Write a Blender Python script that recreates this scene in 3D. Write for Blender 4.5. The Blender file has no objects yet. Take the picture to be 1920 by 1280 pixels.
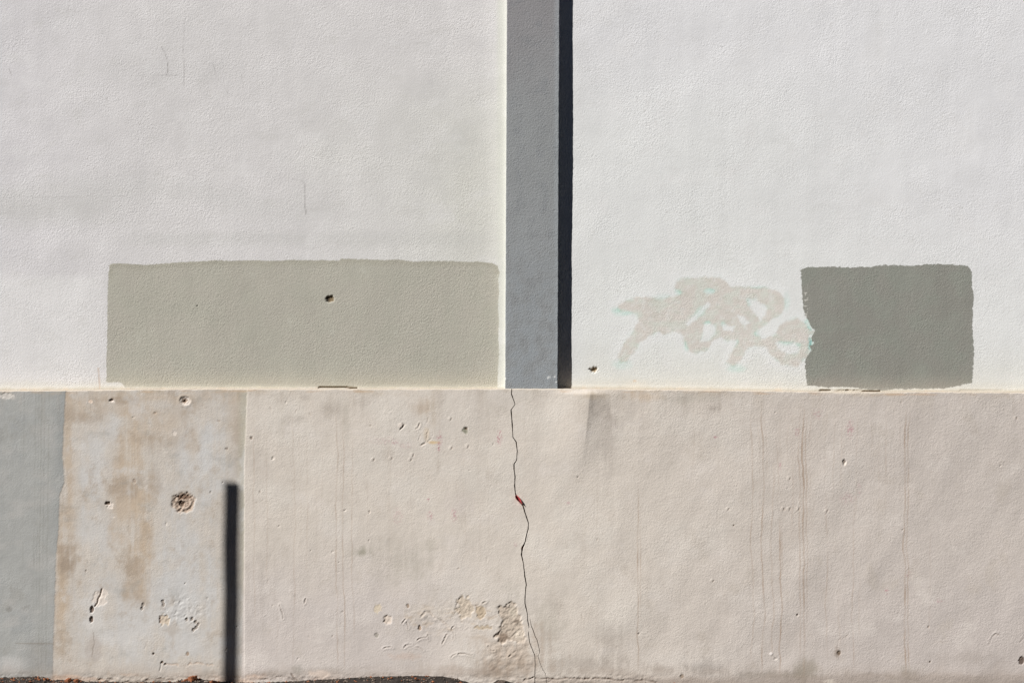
import bpy, math, random
import numpy as np
from mathutils import Vector

# ------------------------------------------------------------------ camera, sky, sun
S = 5.0 / 1920.0          # metres per photograph pixel on the plinth face
CAM_D = 8.0               # camera distance from the plinth face (plane y = 0)
CAM_Z = 632 * S           # eye height above the foot of the wall
scene = bpy.context.scene
cam_d = bpy.data.cameras.new("camera")
cam = bpy.data.objects.new("camera", cam_d)
scene.collection.objects.link(cam)
cam.location = (0, -CAM_D, CAM_Z)
cam.rotation_euler = (math.radians(90), 0, 0)
cam_d.sensor_width = 36.0
cam_d.lens = 36.0 * CAM_D / 5.0
cam_d.clip_start = 0.05
cam_d.clip_end = 500
scene.camera = cam

SUN_AZ = math.radians(50)     # off the wall's normal, to the left
SUN_SLOPE = 1.25               # metres the shadow drops per metre of depth
SUN_EL = math.atan(SUN_SLOPE * math.cos(SUN_AZ))
to_sun = Vector((-math.sin(SUN_AZ) * math.cos(SUN_EL), -math.cos(SUN_AZ) * math.cos(SUN_EL), math.sin(SUN_EL)))

world = bpy.data.worlds.new("World")
scene.world = world
world.use_nodes = True
wn = world.node_tree
bg = wn.nodes["Background"]
sky = wn.nodes.new("ShaderNodeTexSky")
sky.sky_type = 'NISHITA'
sky.sun_disc = False
sky.sun_elevation = SUN_EL
sky.sun_rotation = math.atan2(to_sun.x, to_sun.y)
sky.altitude = 1500
sky.air_density = 0.8
sky.dust_density = 0.2
sky.ozone_density = 1.0
wn.links.new(sky.outputs[0], bg.inputs[0])
bg.inputs[1].default_value = 0.05

sun_d = bpy.data.lights.new("sun", 'SUN')
sun_d.energy = 5.0
sun_d.angle = math.radians(0.53)
sun_d.color = (1.0, 0.98, 0.96)
sun = bpy.data.objects.new("sun", sun_d)
scene.collection.objects.link(sun)
sun.rotation_euler = (-to_sun).to_track_quat('-Z', 'Y').to_euler()

scene.view_settings.view_transform = 'Standard'
scene.view_settings.look = 'None'
scene.view_settings.gamma = 1.0
scene.view_settings.use_curve_mapping = False
scene.view_settings.exposure = 0.2
E_LIT = 0.93              # brightness a white card facing like the wall gets in this sun

# ------------------------------------------------------------------ helpers
C = scene.collection
rng = random.Random(4)

def tag(o, label=None, cat=None, group=None, kind=None):
    if label: o["label"] = label
    if cat: o["category"] = cat
    if group: o["group"] = group
    if kind: o["kind"] = kind
    return o

def empty(name, loc=(0, 0, 0)):
    o = bpy.data.objects.new(name, None)
    o.location = loc
    C.objects.link(o)
    return o

def col(r, g, b):
    """albedo of a surface that reads as this 8-bit colour in the full sun on the wall"""
    out = []
    for v in (r, g, b):
        v /= 255.0
        out.append(((v + 0.055) / 1.055) ** 2.4 / E_LIT if v > 0.04045 else v / 12.92 / E_LIT)
    return np.array(out)

def sst(e0, e1, x):
    t = np.clip((x - e0) / (e1 - e0), 0, 1)
    return t * t * (3 - 2 * t)

_perm = {}
def _tab(seed):
    if seed not in _perm:
        r = np.random.RandomState(seed)
        a = r.rand(256, 256) * 2 * np.pi
        _perm[seed] = (np.cos(a).astype(np.float32), np.sin(a).astype(np.float32))
    return _perm[seed]

def noise(x, y, seed=0):
    gx, gy = _tab(seed)
    x = np.asarray(x, dtype=np.float64); y = np.asarray(y, dtype=np.float64)
    xf_ = np.floor(x); yf_ = np.floor(y)
    xi = xf_.astype(np.int32); yi = yf_.astype(np.int32)
    fx = (x - xf_).astype(np.float32); fy = (y - yf_).astype(np.float32)
    u = fx * fx * fx * (fx * (fx * 6 - 15) + 10); v = fy * fy * fy * (fy * (fy * 6 - 15) + 10)
    x0 = xi & 255; x1 = (xi + 1) & 255; y0 = yi & 255; y1 = (yi + 1) & 255
    n00 = gx[x0, y0] * fx + gy[x0, y0] * fy
    n10 = gx[x1, y0] * (fx - 1) + gy[x1, y0] * fy
    n01 = gx[x0, y1] * fx + gy[x0, y1] * (fy - 1)
    n11 = gx[x1, y1] * (fx - 1) + gy[x1, y1] * (fy - 1)
    a = n00 + u * (n10 - n00); b = n01 + u * (n11 - n01)
    return (a + v * (b - a)) * 1.5

def fbm(x, y, sx, sy=None, octv=4, seed=0, rough=0.5):
    sy = sy or sx
    t = 0; a = 1.0; s = 0
    for o in range(octv):
        t = t + a * noise(x / sx * 2 ** o + 17.3 * o, y / sy * 2 ** o + 9.1 * o, seed + o)
        s += a; a *= rough
    return t / s * 1.4

def poly_sdf(px, py, pts):
    """signed distance (pixels), negative inside"""
    pts = np.array(pts, float)
    d = np.full(px.shape, 1e9); inside = np.zeros(px.shape, bool)
    n = len(pts)
    for i in range(n):
        ax, ay = pts[i]; bx, by = pts[(i + 1) % n]
        ex, ey = bx - ax, by - ay
        t = np.clip(((px - ax) * ex + (py - ay) * ey) / (ex * ex + ey * ey + 1e-9), 0, 1)
        d = np.minimum(d, (px - ax - t * ex) ** 2 + (py - ay - t * ey) ** 2)
        if ay != by:
            c = ((ay > py) != (by > py)) & (px < (bx - ax) * (py - ay) / (by - ay) + ax)
            inside ^= c
    d = np.sqrt(d)
    return np.where(inside, -d, d)

def line_dist(px, py, pts):
    d = np.full(px.shape, 1e9)
    for (ax, ay), (bx, by) in zip(pts[:-1], pts[1:]):
        ex, ey = bx - ax, by - ay
        t = np.clip(((px - ax) * ex + (py - ay) * ey) / (ex * ex + ey * ey + 1e-9), 0, 1)
        d = np.minimum(d, (px - ax - t * ex) ** 2 + (py - ay - t * ey) ** 2)
    return np.sqrt(d)

def mixc(c, new, m):
    return c + (np.asarray(new) - c) * m[..., None]

# ------------------------------------------------------------------ materials
def stucco_material(name, bump_a, bump_b, rough=0.92):
    m = bpy.data.materials.new(name); m.use_nodes = True
    nt = m.node_tree; N = nt.nodes; L = nt.links
    bsdf = N["Principled BSDF"]
    bsdf.inputs["Roughness"].default_value = rough
    bsdf.inputs["Specular IOR Level"].default_value = 0.2
    def attr(n):
        a = N.new("ShaderNodeAttribute"); a.attribute_name = n; return a
    geo = N.new("ShaderNodeTexCoord")
    ca, cb, sd = attr("base_paint"), attr("coat_paint"), attr("coat_edge")
    soft, grain = attr("coat_soft"), attr("grain")
    def nz(scale, det, rgh, dist=0.0):
        n = N.new("ShaderNodeTexNoise")
        n.inputs["Scale"].default_value = scale; n.inputs["Detail"].default_value = det
        n.inputs["Roughness"].default_value = rgh; n.inputs["Distortion"].default_value = dist
        L.new(geo.outputs["Object"], n.inputs["Vector"]); return n
    def math_(op, a, b=None, c=None):
        n = N.new("ShaderNodeMath"); n.operation = op
        for i, v in enumerate((a, b, c)):
            if v is None: continue
            if isinstance(v, (int, float)): n.inputs[i].default_value = v
            else: L.new(v, n.inputs[i])
        return n.outputs[0]
    # ragged edge of the painted-over areas
    ne = nz(170, 2, 0.7)
    ed = math_('ADD', sd.outputs["Fac"], math_('MULTIPLY', math_('SUBTRACT', ne.outputs["Fac"], 0.5), 0.012))
    mr = N.new("ShaderNodeMapRange"); mr.interpolation_type = 'SMOOTHSTEP'
    L.new(ed, mr.inputs["Value"])
    L.new(math_('MULTIPLY', soft.outputs["Fac"], -1.0), mr.inputs["From Min"])
    L.new(soft.outputs["Fac"], mr.inputs["From Max"])
    mr.inputs["To Min"].default_value = 1.0; mr.inputs["To Max"].default_value = 0.0
    mx = N.new("ShaderNodeMix"); mx.data_type = 'RGBA'
    L.new(mr.outputs[0], mx.inputs[0]); L.new(ca.outputs["Color"], mx.inputs[6]); L.new(cb.outputs["Color"], mx.inputs[7])
    # fine uneven pigment and dust
    n1 = nz(140, 4, 0.7); n2 = nz(9, 5, 0.6)
    f = math_('ADD', math_('MULTIPLY', math_('SUBTRACT', n1.outputs["Fac"], 0.5), 0.16),
              math_('MULTIPLY', math_('SUBTRACT', n2.outputs["Fac"], 0.5), 0.10))
    f = math_('ADD', f, 1.0)
    mul = N.new("ShaderNodeMix"); mul.data_type = 'RGBA'; mul.blend_type = 'MULTIPLY'; mul.inputs[0].default_value = 1.0
    cmb = N.new("ShaderNodeCombineColor")
    for i in range(3): L.new(f, cmb.inputs[i])
    L.new(mx.outputs[2], mul.inputs[6]); L.new(cmb.outputs[0], mul.inputs[7])
    L.new(mul.outputs[2], bsdf.inputs["Base Color"])
    # trowelled grain
    g1 = nz(bump_a, 2.5, 0.55, 0.6); g2 = nz(bump_b, 3, 0.6, 0.2)
    h = math_('ADD', math_('MULTIPLY', g1.outputs["Fac"], 0.65), math_('MULTIPLY', g2.outputs["Fac"], 0.35))
    b = N.new("ShaderNodeBump"); b.inputs["Distance"].default_value = 0.006
    L.new(grain.outputs["Fac"], b.inputs["Strength"]); L.new(h, b.inputs["Height"])
    L.new(b.outputs[0], bsdf.inputs["Normal"])
    return m

MAT_UP = stucco_material("stucco_paint", 125, 250)
MAT_PL = stucco_material("plinth_plaster", 105, 230)

def simple_material(name, c1, c2, scale, rough=0.9, bump=0.004, bscale=200):
    m = bpy.data.materials.new(name); m.use_nodes = True
    nt = m.node_tree; N = nt.nodes; L = nt.links; b = N["Principled BSDF"]
    b.inputs["Roughness"].default_value = rough; b.inputs["Specular IOR Level"].default_value = 0.25
    t = N.new("ShaderNodeTexCoord")
    n = N.new("ShaderNodeTexNoise"); n.inputs["Scale"].default_value = scale; n.inputs["Detail"].default_value = 6
    n.inputs["Roughness"].default_value = 0.7
    L.new(t.outputs["Object"], n.inputs["Vector"])
    r = N.new("ShaderNodeValToRGB"); r.color_ramp.elements[0].position = 0.35; r.color_ramp.elements[1].position = 0.68
    r.color_ramp.elements[0].color = (*c1, 1); r.color_ramp.elements[1].color = (*c2, 1)
    L.new(n.outputs["Fac"], r.inputs[0]); L.new(r.outputs[0], b.inputs["Base Color"])
    n2 = N.new("ShaderNodeTexNoise"); n2.inputs["Scale"].default_value = bscale; n2.inputs["Detail"].default_value = 4
    L.new(t.outputs["Object"], n2.inputs["Vector"])
    bp = N.new("ShaderNodeBump"); bp.inputs["Distance"].default_value = bump; bp.inputs["Strength"].default_value = 0.7
    L.new(n2.outputs["Fac"], bp.inputs["Height"]); L.new(bp.outputs[0], b.inputs["Normal"])
    return m

MAT_GROUND = simple_material("dark_asphalt", (0.018, 0.014, 0.012), (0.06, 0.048, 0.04), 45, bump=0.008, bscale=110)
MAT_BRICK = simple_material("broken_brick", (0.13, 0.045, 0.02), (0.42, 0.17, 0.08), 60)
MAT_STONE = simple_material("dirty_stone", (0.06, 0.045, 0.035), (0.24, 0.19, 0.15), 50)
MAT_CHIP = simple_material("mortar_chip", (0.3, 0.24, 0.19), (0.62, 0.55, 0.48), 60)
MAT_POLE = simple_material("grey_pole_paint", (0.16, 0.17, 0.17), (0.24, 0.25, 0.25), 8, rough=0.6, bump=0.001)
MAT_FACADE = simple_material("sky_blocker_render", (0.07, 0.06, 0.055), (0.1, 0.088, 0.078), 1.5)
MAT_FRAME = simple_material("window_frame_paint", (0.10, 0.09, 0.08), (0.14, 0.13, 0.12), 10, rough=0.5, bump=0.001)
MAT_GLASS = bpy.data.materials.new("window_glass"); MAT_GLASS.use_nodes = True
_b = MAT_GLASS.node_tree.nodes["Principled BSDF"]
_b.inputs["Base Color"].default_value = (0.015, 0.018, 0.02, 1); _b.inputs["Roughness"].default_value = 0.08

# ------------------------------------------------------------------ grid -> parts
def grid_normals(P):
    du = np.empty_like(P); dv = np.empty_like(P)
    du[:, 1:-1] = P[:, 2:] - P[:, :-2]; du[:, 0] = P[:, 1] - P[:, 0]; du[:, -1] = P[:, -1] - P[:, -2]
    dv[1:-1] = P[2:] - P[:-2]; dv[0] = P[1] - P[0]; dv[-1] = P[-1] - P[-2]
    n = np.cross(du, dv)
    n /= np.linalg.norm(n, axis=2, keepdims=True) + 1e-12
    return n

def build_parts(P, part, names, mat, attrs, parent):
    """P (rows, cols, 3); part (rows-1, cols-1) integer id of each face; names id -> (name, label)"""
    R, Cc = P.shape[:2]
    nrm = grid_normals(P).reshape(-1, 3)
    flat = P.reshape(-1, 3)
    idx = np.arange(R * Cc).reshape(R, Cc)
    quads = np.stack([idx[:-1, :-1], idx[:-1, 1:], idx[1:, 1:], idx[1:, :-1]], -1).reshape(-1, 4)
    pid = part.reshape(-1)
    out = {}
    for k, (name, label) in names.items():
        q = quads[pid == k]
        if len(q) == 0: continue
        used, inv = np.unique(q.ravel(), return_inverse=True)
        nf = len(q)
        me = bpy.data.meshes.new(name)
        me.vertices.add(len(used)); me.vertices.foreach_set("co", flat[used].astype(np.float32).ravel())
        me.loops.add(nf * 4); me.loops.foreach_set("vertex_index", inv.astype(np.int32).ravel())
        me.polygons.add(nf)
        me.polygons.foreach_set("loop_start", np.arange(0, nf * 4, 4, dtype=np.int32))
        me.polygons.foreach_set("loop_total", np.full(nf, 4, np.int32))
        me.update(calc_edges=True)
        me.polygons.foreach_set("use_smooth", np.ones(nf, bool))
        for an, av in attrs.items():
            if av.ndim == 3:
                a = me.attributes.new(an, 'FLOAT_COLOR', 'POINT')
                c4 = np.ones((len(used), 4), np.float32); c4[:, :3] = av.reshape(-1, 3)[used]
                a.data.foreach_set("color", c4.ravel())
            else:
                a = me.attributes.new(an, 'FLOAT', 'POINT')
                a.data.foreach_set("value", av.reshape(-1)[used].astype(np.float32))
        me.normals_split_custom_set_from_vertices(nrm[used].tolist())
        me.materials.append(mat)
        o = bpy.data.objects.new(name, me); C.objects.link(o); o.parent = parent
        if label: o["label"] = label
        out.setdefault(name, []).append(o)
    return out

def axis(fine0, fine1, step, far0, far1, grow=1.35, cap=0.5):
    a = list(np.arange(fine0, fine1 + step * 0.5, step))
    s, x = step, a[-1]
    while x < far1:
        s = min(s * grow, cap); x += s; a.append(x)
    s, x = step, a[0]; pre = []
    while x > far0:
        s = min(s * grow, cap); x -= s; pre.append(x)
    return np.array(pre[::-1] + a)

LEDGE_PX = np.array([(-3000, 735), (-60, 732.5), (0, 732), (120, 731.5), (240, 729.5), (475, 728.5), (620, 729), (950, 728.5),
                     (1100, 728.5), (1300, 730.5), (1500, 733.5), (1600, 735), (1750, 734), (1920, 735.5), (5000, 736)], float)
def ledge_z(X):
    return (1272 - np.interp(X / S + 960, LEDGE_PX[:, 0], LEDGE_PX[:, 1])) * S

# ================================================================== the upper wall
UP_Y = 0.0675                       # its face stands this far behind the plinth face
K = (CAM_D + UP_Y) / CAM_D
CAMROW = 640.0
upper_wall = empty("upper_wall", (0, UP_Y, 1.41))
tag(upper_wall, "pale rendered upper wall with grey pilaster and painted-over patches, above the plinth", "wall")

xs = axis(-2.72, 2.72, 0.005, -7, 7)
zs = axis(1.395, 3.36, 0.005, 1.395, 5.2)
X, Z = np.meshgrid(xs, zs)
px = X / (S * K) + 960
py = CAMROW - (Z - CAM_Z) / (S * K)
lp = np.interp(px, LEDGE_PX[:, 0], LEDGE_PX[:, 1])
up = lp - py                       # pixels above the ledge
h = 0.004 * fbm(px, py, 300, octv=3, seed=10) + 0.0006 * fbm(px, py, 60, octv=3, seed=20)

# base paint
f1 = fbm(px, py, 330, 260, 4, 30, 0.55); f2 = fbm(px, py, 90, 70, 5, 40, 0.6); f3 = fbm(px, py, 36, 90, 4, 50, 0.6)
left_c, right_c = col(207, 204, 202), col(216, 215, 215)
t = sst(880, 1120, px)
base = left_c + (right_c - left_c) * t[..., None]
base = mixc(base, col(208, 205, 206), .7 * sst(350, -50, px))
base = mixc(base, col(206, 205, 198), .75 * sst(450, 900, px + 120 * f1) * sst(1060, 1040, px) * sst(60, 260, py))
base = mixc(base, col(216, 217, 213), .6 * sst(1900, 1300, px) * sst(1060, 1080, px) * sst(50, 300, py))
tone = 1 + 0.06 * f1 * (1 - 0.35 * t) + 0.07 * f2 * (1 - 0.4 * t) + 0.02 * f3
base = base * tone[..., None]
base = mixc(base, col(222, 220, 217), 0.6 * sst(505, 530, py + 6 * f2) * sst(230, 150, px))
base = mixc(base, col(222, 223, 218), 0.55 * sst(330, 640, py) * sst(1060, 1120, px))
base = mixc(base, col(213, 212, 204), 0.6 * sst(110, 20, up + 10 * f2) * sst(1060, 1120, px))
base = mixc(base, col(207, 205, 195), 0.5 * sst(60, 250, 260 - np.hypot((px - 890) / 0.6, (py - 380) / 1.3)) * (0.6 + 0.8 * np.clip(f2, -.5, 1)))
base = mixc(base, col(190, 189, 181), 0.32 * sst(150, 40, np.hypot((px - 880) / 0.45, (py - 400) / 1.3) + 25 * f2))
base = mixc(base, col(189, 187, 184), 0.28 * sst(60, 10, abs(px - 300 + 50 * f1) * 0.25 + abs(py - 130 + 20 * f2)))
base = mixc(base, col(188, 187, 181), 0.42 * sst(60, 5, abs(py - 385 + 14 * f2)) * sst(330, 120, px))
base = mixc(base, col(192, 191, 187), 0.25 * sst(40, 5, abs(py - 335 - 0.1 * px + 30 * f1)) * sst(50, 150, px) * sst(700, 500, px))
base = mixc(base, col(186, 185, 180), 0.30 * sst(22, 4, abs(py - 448 + 10 * f2)) * sst(180, 300, px) * sst(930, 860, px))
base = mixc(base, col(207, 205, 196), 0.75 * sst(26, 5, up + 6 * f2))
base = mixc(base, col(194, 187, 172), 0.8 * sst(9, 1, up + 3 * f3))
base = mixc(base, col(205, 180, 150), 0.35 * sst(0.15, 0.6, f3) * sst(10, 1, up))
base = mixc(base, col(196, 196, 188), 0.85 * sst(926, 938, px) * sst(956, 953, px))
base = mixc(base, col(190, 165, 145), 0.6 * sst(1.9, 0.6, line_dist(px, py, [(184, 690), (186, 712), (187, 728)])))
base = mixc(base, col(218, 210, 195), 0.35 * sst(34, 5, np.hypot(px - 1190, (py - 722) * 2)))
base = mixc(base, col(190, 188, 182), .24 * sst(.15, .7, fbm(px, py, 60, 34, 5, 161, .65)) * (1 - .5 * t))
base = mixc(base, col(217, 215, 213), .28 * sst(.1, .6, fbm(px, py, 80, 60, 4, 162, .6)))
base = base * (1 + .02 * fbm(px, py, 22, 500, 3, 163))[..., None]
# a dry run of dirt spots
spots = sst(0.62, 0.8, fbm(px, py, 7, 7, 2, 60)) * sst(0.1, 0.5, f2)
base = mixc(base, col(160, 155, 148), 0.35 * spots)
# hairline cracks
hair = [([(303, 88), (309, 100), (314, 112), (316, 128), (314, 141)], .55), ([(345, 38), (344, 90), (346, 118), (347, 165)], .3),
        ([(398, 120), (403, 132), (404, 145), (415, 158), (428, 176)], .5), ([(262, 143), (300, 142), (335, 142)], .3),
        ([(548, 335), (566, 339), (571, 345), (571, 378), (574, 400)], .6), ([(17, 128), (22, 141)], .4),
        ([(583, 470), (594, 458), (600, 450)], .3), ([(455, 140), (456, 165)], .25), ([(60, 370), (240, 368)], .15)]
for pts, a in hair:
    m = sst(1.25, 0.2, line_dist(px + 2.4 * f3, py + 1.2 * f2, pts)) * np.clip(.8 + .9 * f3, 0, 1)
    base = mixc(base, col(118, 114, 110), a * 1.15 * m)

# painted-over areas
P1 = [(205, 495), (240, 494.5), (275, 497), (300, 494), (385, 489.5), (400, 488), (432, 489.5), (470, 488), (500, 490), (530, 487.5),
      (600, 488), (634, 489), (641, 485), (690, 486), (712, 488), (742, 486), (775, 490), (840, 489.5), (900, 490.5), (923, 493), (933, 499),
      (936.5, 510), (935, 524), (936, 548), (934, 575), (936, 600), (934, 640), (936, 668), (934, 695), (932, 726), (236, 726), (226, 717),
      (199, 716), (200, 640), (202, 560), (203, 515)]
P2 = [(1501, 506), (1512, 502), (1560, 500), (1618, 501), (1640, 499), (1680, 496.5), (1705, 499), (1740, 495), (1760, 494), (1800, 497),
      (1816, 499), (1821, 508), (1825, 560), (1824, 620), (1827, 660), (1825, 700), (1823, 716), (1800, 722), (1765, 728), (1700, 729), (1655, 731),
      (1600, 727), (1550, 726), (1514, 722), (1511, 700), (1508, 678), (1514, 666), (1521, 656), (1519, 648), (1528, 644), (1521, 636), (1524, 626),
      (1529, 620), (1520, 612), (1512, 598), (1507, 585), (1504, 545)]
G = [(150, 440), (160, 390), (250, 360), (330, 335), (430, 330), (520, 350), (620, 325), (670, 310), (635, 260), (640, 210), (700, 175), (850, 170),
     (1000, 168), (1050, 200), (1075, 240), (1180, 245), (1300, 250), (1430, 262), (1500, 300), (1550, 390), (1530, 440), (1490, 490), (1400, 550),
     (1330, 600), (1300, 640), (1380, 665), (1440, 650), (1490, 570), (1560, 520), (1640, 510), (1700, 540), (1740, 590), (1790, 620), (1740, 650),
     (1760, 700), (1740, 780), (1690, 860), (1640, 900), (1580, 905), (1500, 880), (1440, 830), (1390, 770), (1340, 735), (1260, 745), (1210, 790),
     (1150, 880), (1110, 915), (1060, 870), (1080, 800), (1120, 740), (1150, 700), (1060, 695), (1000, 665), (950, 700), (880, 780), (810, 800),
     (750, 780), (720, 720), (700, 650), (640, 620), (540, 650), (500, 630), (420, 660), (350, 710), (290, 800), (240, 870), (190, 880),
     (160, 820), (180, 760), (240, 680), (300, 600), (330, 540), (320, 480), (240, 465)]
GH = [[(885, 285), (965, 272), (952, 303), (900, 308)],
      [(745, 535), (840, 440), (900, 380), (918, 400), (860, 465), (800, 520), (750, 560), (720, 548)],
      [(865, 600), (880, 560), (910, 542), (962, 570), (968, 630), (900, 692), (842, 698), (862, 640)],
      [(1232, 360), (1290, 352), (1340, 395), (1385, 425), (1372, 480), (1330, 525), (1290, 470)],
      [(1155, 492), (1200, 502), (1242, 550), (1205, 572), (1180, 545)],
      [(1025, 558), (1060, 572), (1118, 578), (1105, 612), (1040, 598)],
      [(1462, 715), (1560, 702), (1652, 728), (1645, 780), (1580, 802), (1505, 775)],
      [(1315, 640), (1400, 560), (1490, 520), (1560, 505), (1490, 560), (1440, 610), (1400, 660), (1350, 668)]]
gs = 1920 / 440.0
tp = lambda pts: [(1120 + u / gs, 480 + v / gs) for u, v in pts]
jag = 1.7 * fbm(px, py, 9, 4.5, 3, 71, 0.7) + 1.2 * fbm(px, py, 30, 30, 2, 75)
sd1 = poly_sdf(px, py, P1) + 0.8 * jag
sd2 = poly_sdf(px, py, P2) + 1.35 * jag
gm = (px > 1100) & (px < 1570) & (py > 480) & (py < 720)
sdg = np.full(px.shape, 99.0)
gx_, gy_ = px[gm], py[gm]
s_ = poly_sdf(gx_, gy_, tp(G))
for hpoly in GH:
    s_ = np.maximum(s_, -poly_sdf(gx_, gy_, tp(hpoly)))
sdg[gm] = s_ + 1.3 + 4.0 * fbm(gx_, gy_, 15, 15, 4, 81, .6)
wob = fbm(px, py, 26, 20, 3, 90)
# old turquoise spray showing round the cover-up
teal = np.zeros(px.shape)
for cx, cy, rx, ry, a in [(1158, 583, 10, 5, .9), (1172, 588, 16, 4, .65), (1274, 547, 7, 5, .6), (1330, 545, 10, 4, .8), (1324, 542, 16, 8, .35),
                          (1253, 583, 8, 4, .4), (1325, 602, 10, 4, .6), (1287, 645, 4, 9, .5), (1312, 585, 12, 10, .35), (1355, 603, 6, 7, .45),
                          (1415, 626, 10, 6, .45), (1475, 641, 12, 5, .5), (1500, 646, 9, 4, .55), (1402, 565, 6, 8, .3), (1389, 545, 18, 5, .4),
                          (1376, 690, 14, 6, .45), (1165, 682, 14, 7, .35), (1420, 540, 16, 4, .3), (1475, 565, 5, 12, .3), (1228, 568, 8, 5, .35),
                          (1385, 640, 5, 10, .35), (1240, 556, 14, 5, .25), (1518, 610, 5, 9, .95), (1521, 645, 6, 10, 1.0), (1514, 602, 6, 4, .7)]:
    teal = np.maximum(teal, min(1, a * 1.5) * sst(1.5, 0.2, np.hypot((px - cx) / rx / 1.2, (py - cy) / ry / 1.3) + 0.5 * wob))
edge = sst(7, 1, np.abs(sdg - 1.5)) * (sdg < 90)
tealin = teal.copy()
teal = np.maximum(teal, 0.16 * edge * sst(-.3, .5, wob))
base = mixc(base, col(152, 205, 187), 0.7 * teal)
base = mixc(base, col(226, 226, 224), 0.45 * sst(24, 4, sdg) * sst(0, 3, sdg))
patch1 = col(174, 170, 158) * (1 + 0.05 * f2 + 0.03 * f1)[..., None]
patch1 = mixc(patch1, col(171, 169, 156), sst(-.4, .5, fbm(px, py, 60, 60, 4, 96)) * 0.6)
patch1 = mixc(patch1, col(186, 181, 164), 0.35 * sst(45, 5, up) )
patch1 = mixc(patch1, col(160, 156, 141), 0.5 * sst(-16, -2, sd1) * sst(540, 500, py))
patch1 = patch1 * (1 + .03 * fbm(px, py, 46, 400, 3, 196) + .02 * fbm(px, py, 14, 60, 3, 197))[..., None]
patch1 = mixc(patch1, col(186, 184, 172), .6 * sst(.42, .75, fbm(px, py, 40, 60, 5, 198, .7)))
patch2 = col(139, 138, 130) * (1 + 0.035 * f2)[..., None]
patch2 = mixc(patch2, col(139, 143, 133), sst(-.3, .5, fbm(px, py, 50, 50, 4, 97)) * 0.5)
patch2 = patch2 * (1 + .04 * fbm(px, py, 50, 300, 3, 199) + .03 * fbm(px, py, 16, 40, 3, 194))[..., None]
patch2 = mixc(patch2, col(154, 148, 138), 0.55 * sst(40, 5, up + 8 * f2))
patch2 = mixc(patch2, col(210, 207, 198), 0.75 * sst(.25, .5, fbm(px, py, 4, 4, 2, 98)) * sst(9, 0, np.abs(px - 1511)) * sst(530, 545, py) * sst(605, 590, py))
cover = col(207, 201, 193) * (1 + 0.05 * f2)[..., None]
cover = mixc(cover, col(205, 207, 197), sst(-.2, .5, wob) * 0.8)
cover = mixc(cover, col(196, 193, 182), .5 * sst(.1, .5, fbm(px * .8 + py, py - px * .4, 30, 11, 3, 94)))
cover = mixc(cover, col(213, 211, 205), .6 * sst(.15, .5, fbm(px, py, 12, 12, 3, 95)))
cover = mixc(cover, col(164, 202, 186), .55 * tealin * sst(-6, 1, sdg))
cover = mixc(cover, col(176, 200, 184), 0.25 * sst(-5, 0, sdg) * sst(0, .5, wob))
coat = np.where((px < 960)[..., None], patch1, np.where((px > 1500)[..., None] & (sd2 < 6)[..., None], patch2, cover))
sd = np.where(px < 960, sd1, np.minimum(sd2, sdg))
soft = np.where(px < 960, 1.0, np.where(sd2 < sdg, 0.7, 3.2))
in2 = (sd2 < 6) & (px > 1490)
coat = np.where(in2[..., None], patch2, coat)
sd = np.where(in2, sd2, sd)
soft = np.where(in2, 0.7, soft)
# where the darker square overlaps the tag cover, what lies beneath it is the cover
base = np.where((in2 & (sdg < 0))[..., None], mixc(cover, col(120, 178, 172), np.minimum(teal, 1.0)), base)

grain = 0.45 + 0.34 * f2 + 0.2 * f1 - .05 * t
grain = grain + 0.12 * ((sd < 0) & ((px < 960) | in2))
grain *= 1 - 0.75 * sst(928, 940, px) * sst(955, 950, px)
grain *= 1 - 0.45 * sst(10, 2, up)
# drill holes
def pit(h, px, py, cx, cy, rx, ry, depth, rough=0.35, sc=5.0, seed=100, lip=0.0):
    d = np.hypot((px - cx) / rx, (py - cy) / ry) + rough * fbm(px, py, sc, sc, 3, seed)
    m = sst(1.15, 0.75, d)
    h = h - depth * m + depth * 0.45 * m * fbm(px, py, sc * 0.8, sc * 0.8, 2, seed + 7) + lip * sst(1.8, 1.2, d) * (1 - m)
    return h, m
h, m1 = pit(h, px, py, 618.5, 561, 8, 6.6, 0.008, .35, 5, 101)
for c_ in ("coat", "base"):
    pass
coat = mixc(coat, col(120, 105, 82), m1); base = mixc(base, col(120, 105, 82), m1)
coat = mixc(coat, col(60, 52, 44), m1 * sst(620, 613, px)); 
h, m2 = pit(h, px, py, 1114, 693, 7, 4.6, 0.010, .45, 4, 111)
base = mixc(base, col(150, 132, 106), m2)
h, m3 = pit(h, px, py, 1106, 691.5, 2.2, 1.6, 0.006, .2, 4, 115); base = mixc(base, col(130, 120, 95), m3)
base = mixc(base, col(215, 190, 160), 0.6 * sst(1.1, .5, np.hypot((px - 1190) / 4, (py - 714) / 2.5)))
h, m4 = pit(h, px, py, 370, 573.5, 1.4, 1.4, 0.006, .1, 4, 117)
h, m5 = pit(h, px, py, 557, 491, 1.0, 1.0, 0.004, .1, 4, 118)
# old render edge lifting just above the ledge: dark slits
slit = np.maximum(sst(1.5, .5, line_dist(px, py + .9 * f3, [(598, 725.8), (612, 726.4), (640, 726.3), (668, 727.3)])),
                  sst(1.3, .3, line_dist(px, py + 1.2 * f3, [(1531, 731.2), (1560, 732.6), (1600, 732.0), (1650, 733.6)])) * sst(-.45, .1, fbm(px, py * 0, 22, 22, 3, 171)))
slit = np.maximum(slit, 0.25 * sst(1.2, .3, line_dist(px, py + .8 * f3, [(1800, 731.8), (1830, 732), (1880, 732.3)])))
h -= 0.012 * slit
base = mixc(base, col(150, 130, 108), .8 * slit); coat = mixc(coat, col(140, 120, 98), .8 * slit)
# fillet in the corner beside the pilaster, shaped to catch sun as a bright band
h += 0.003 * sst(944, 953, px) * (px < 956)
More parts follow.
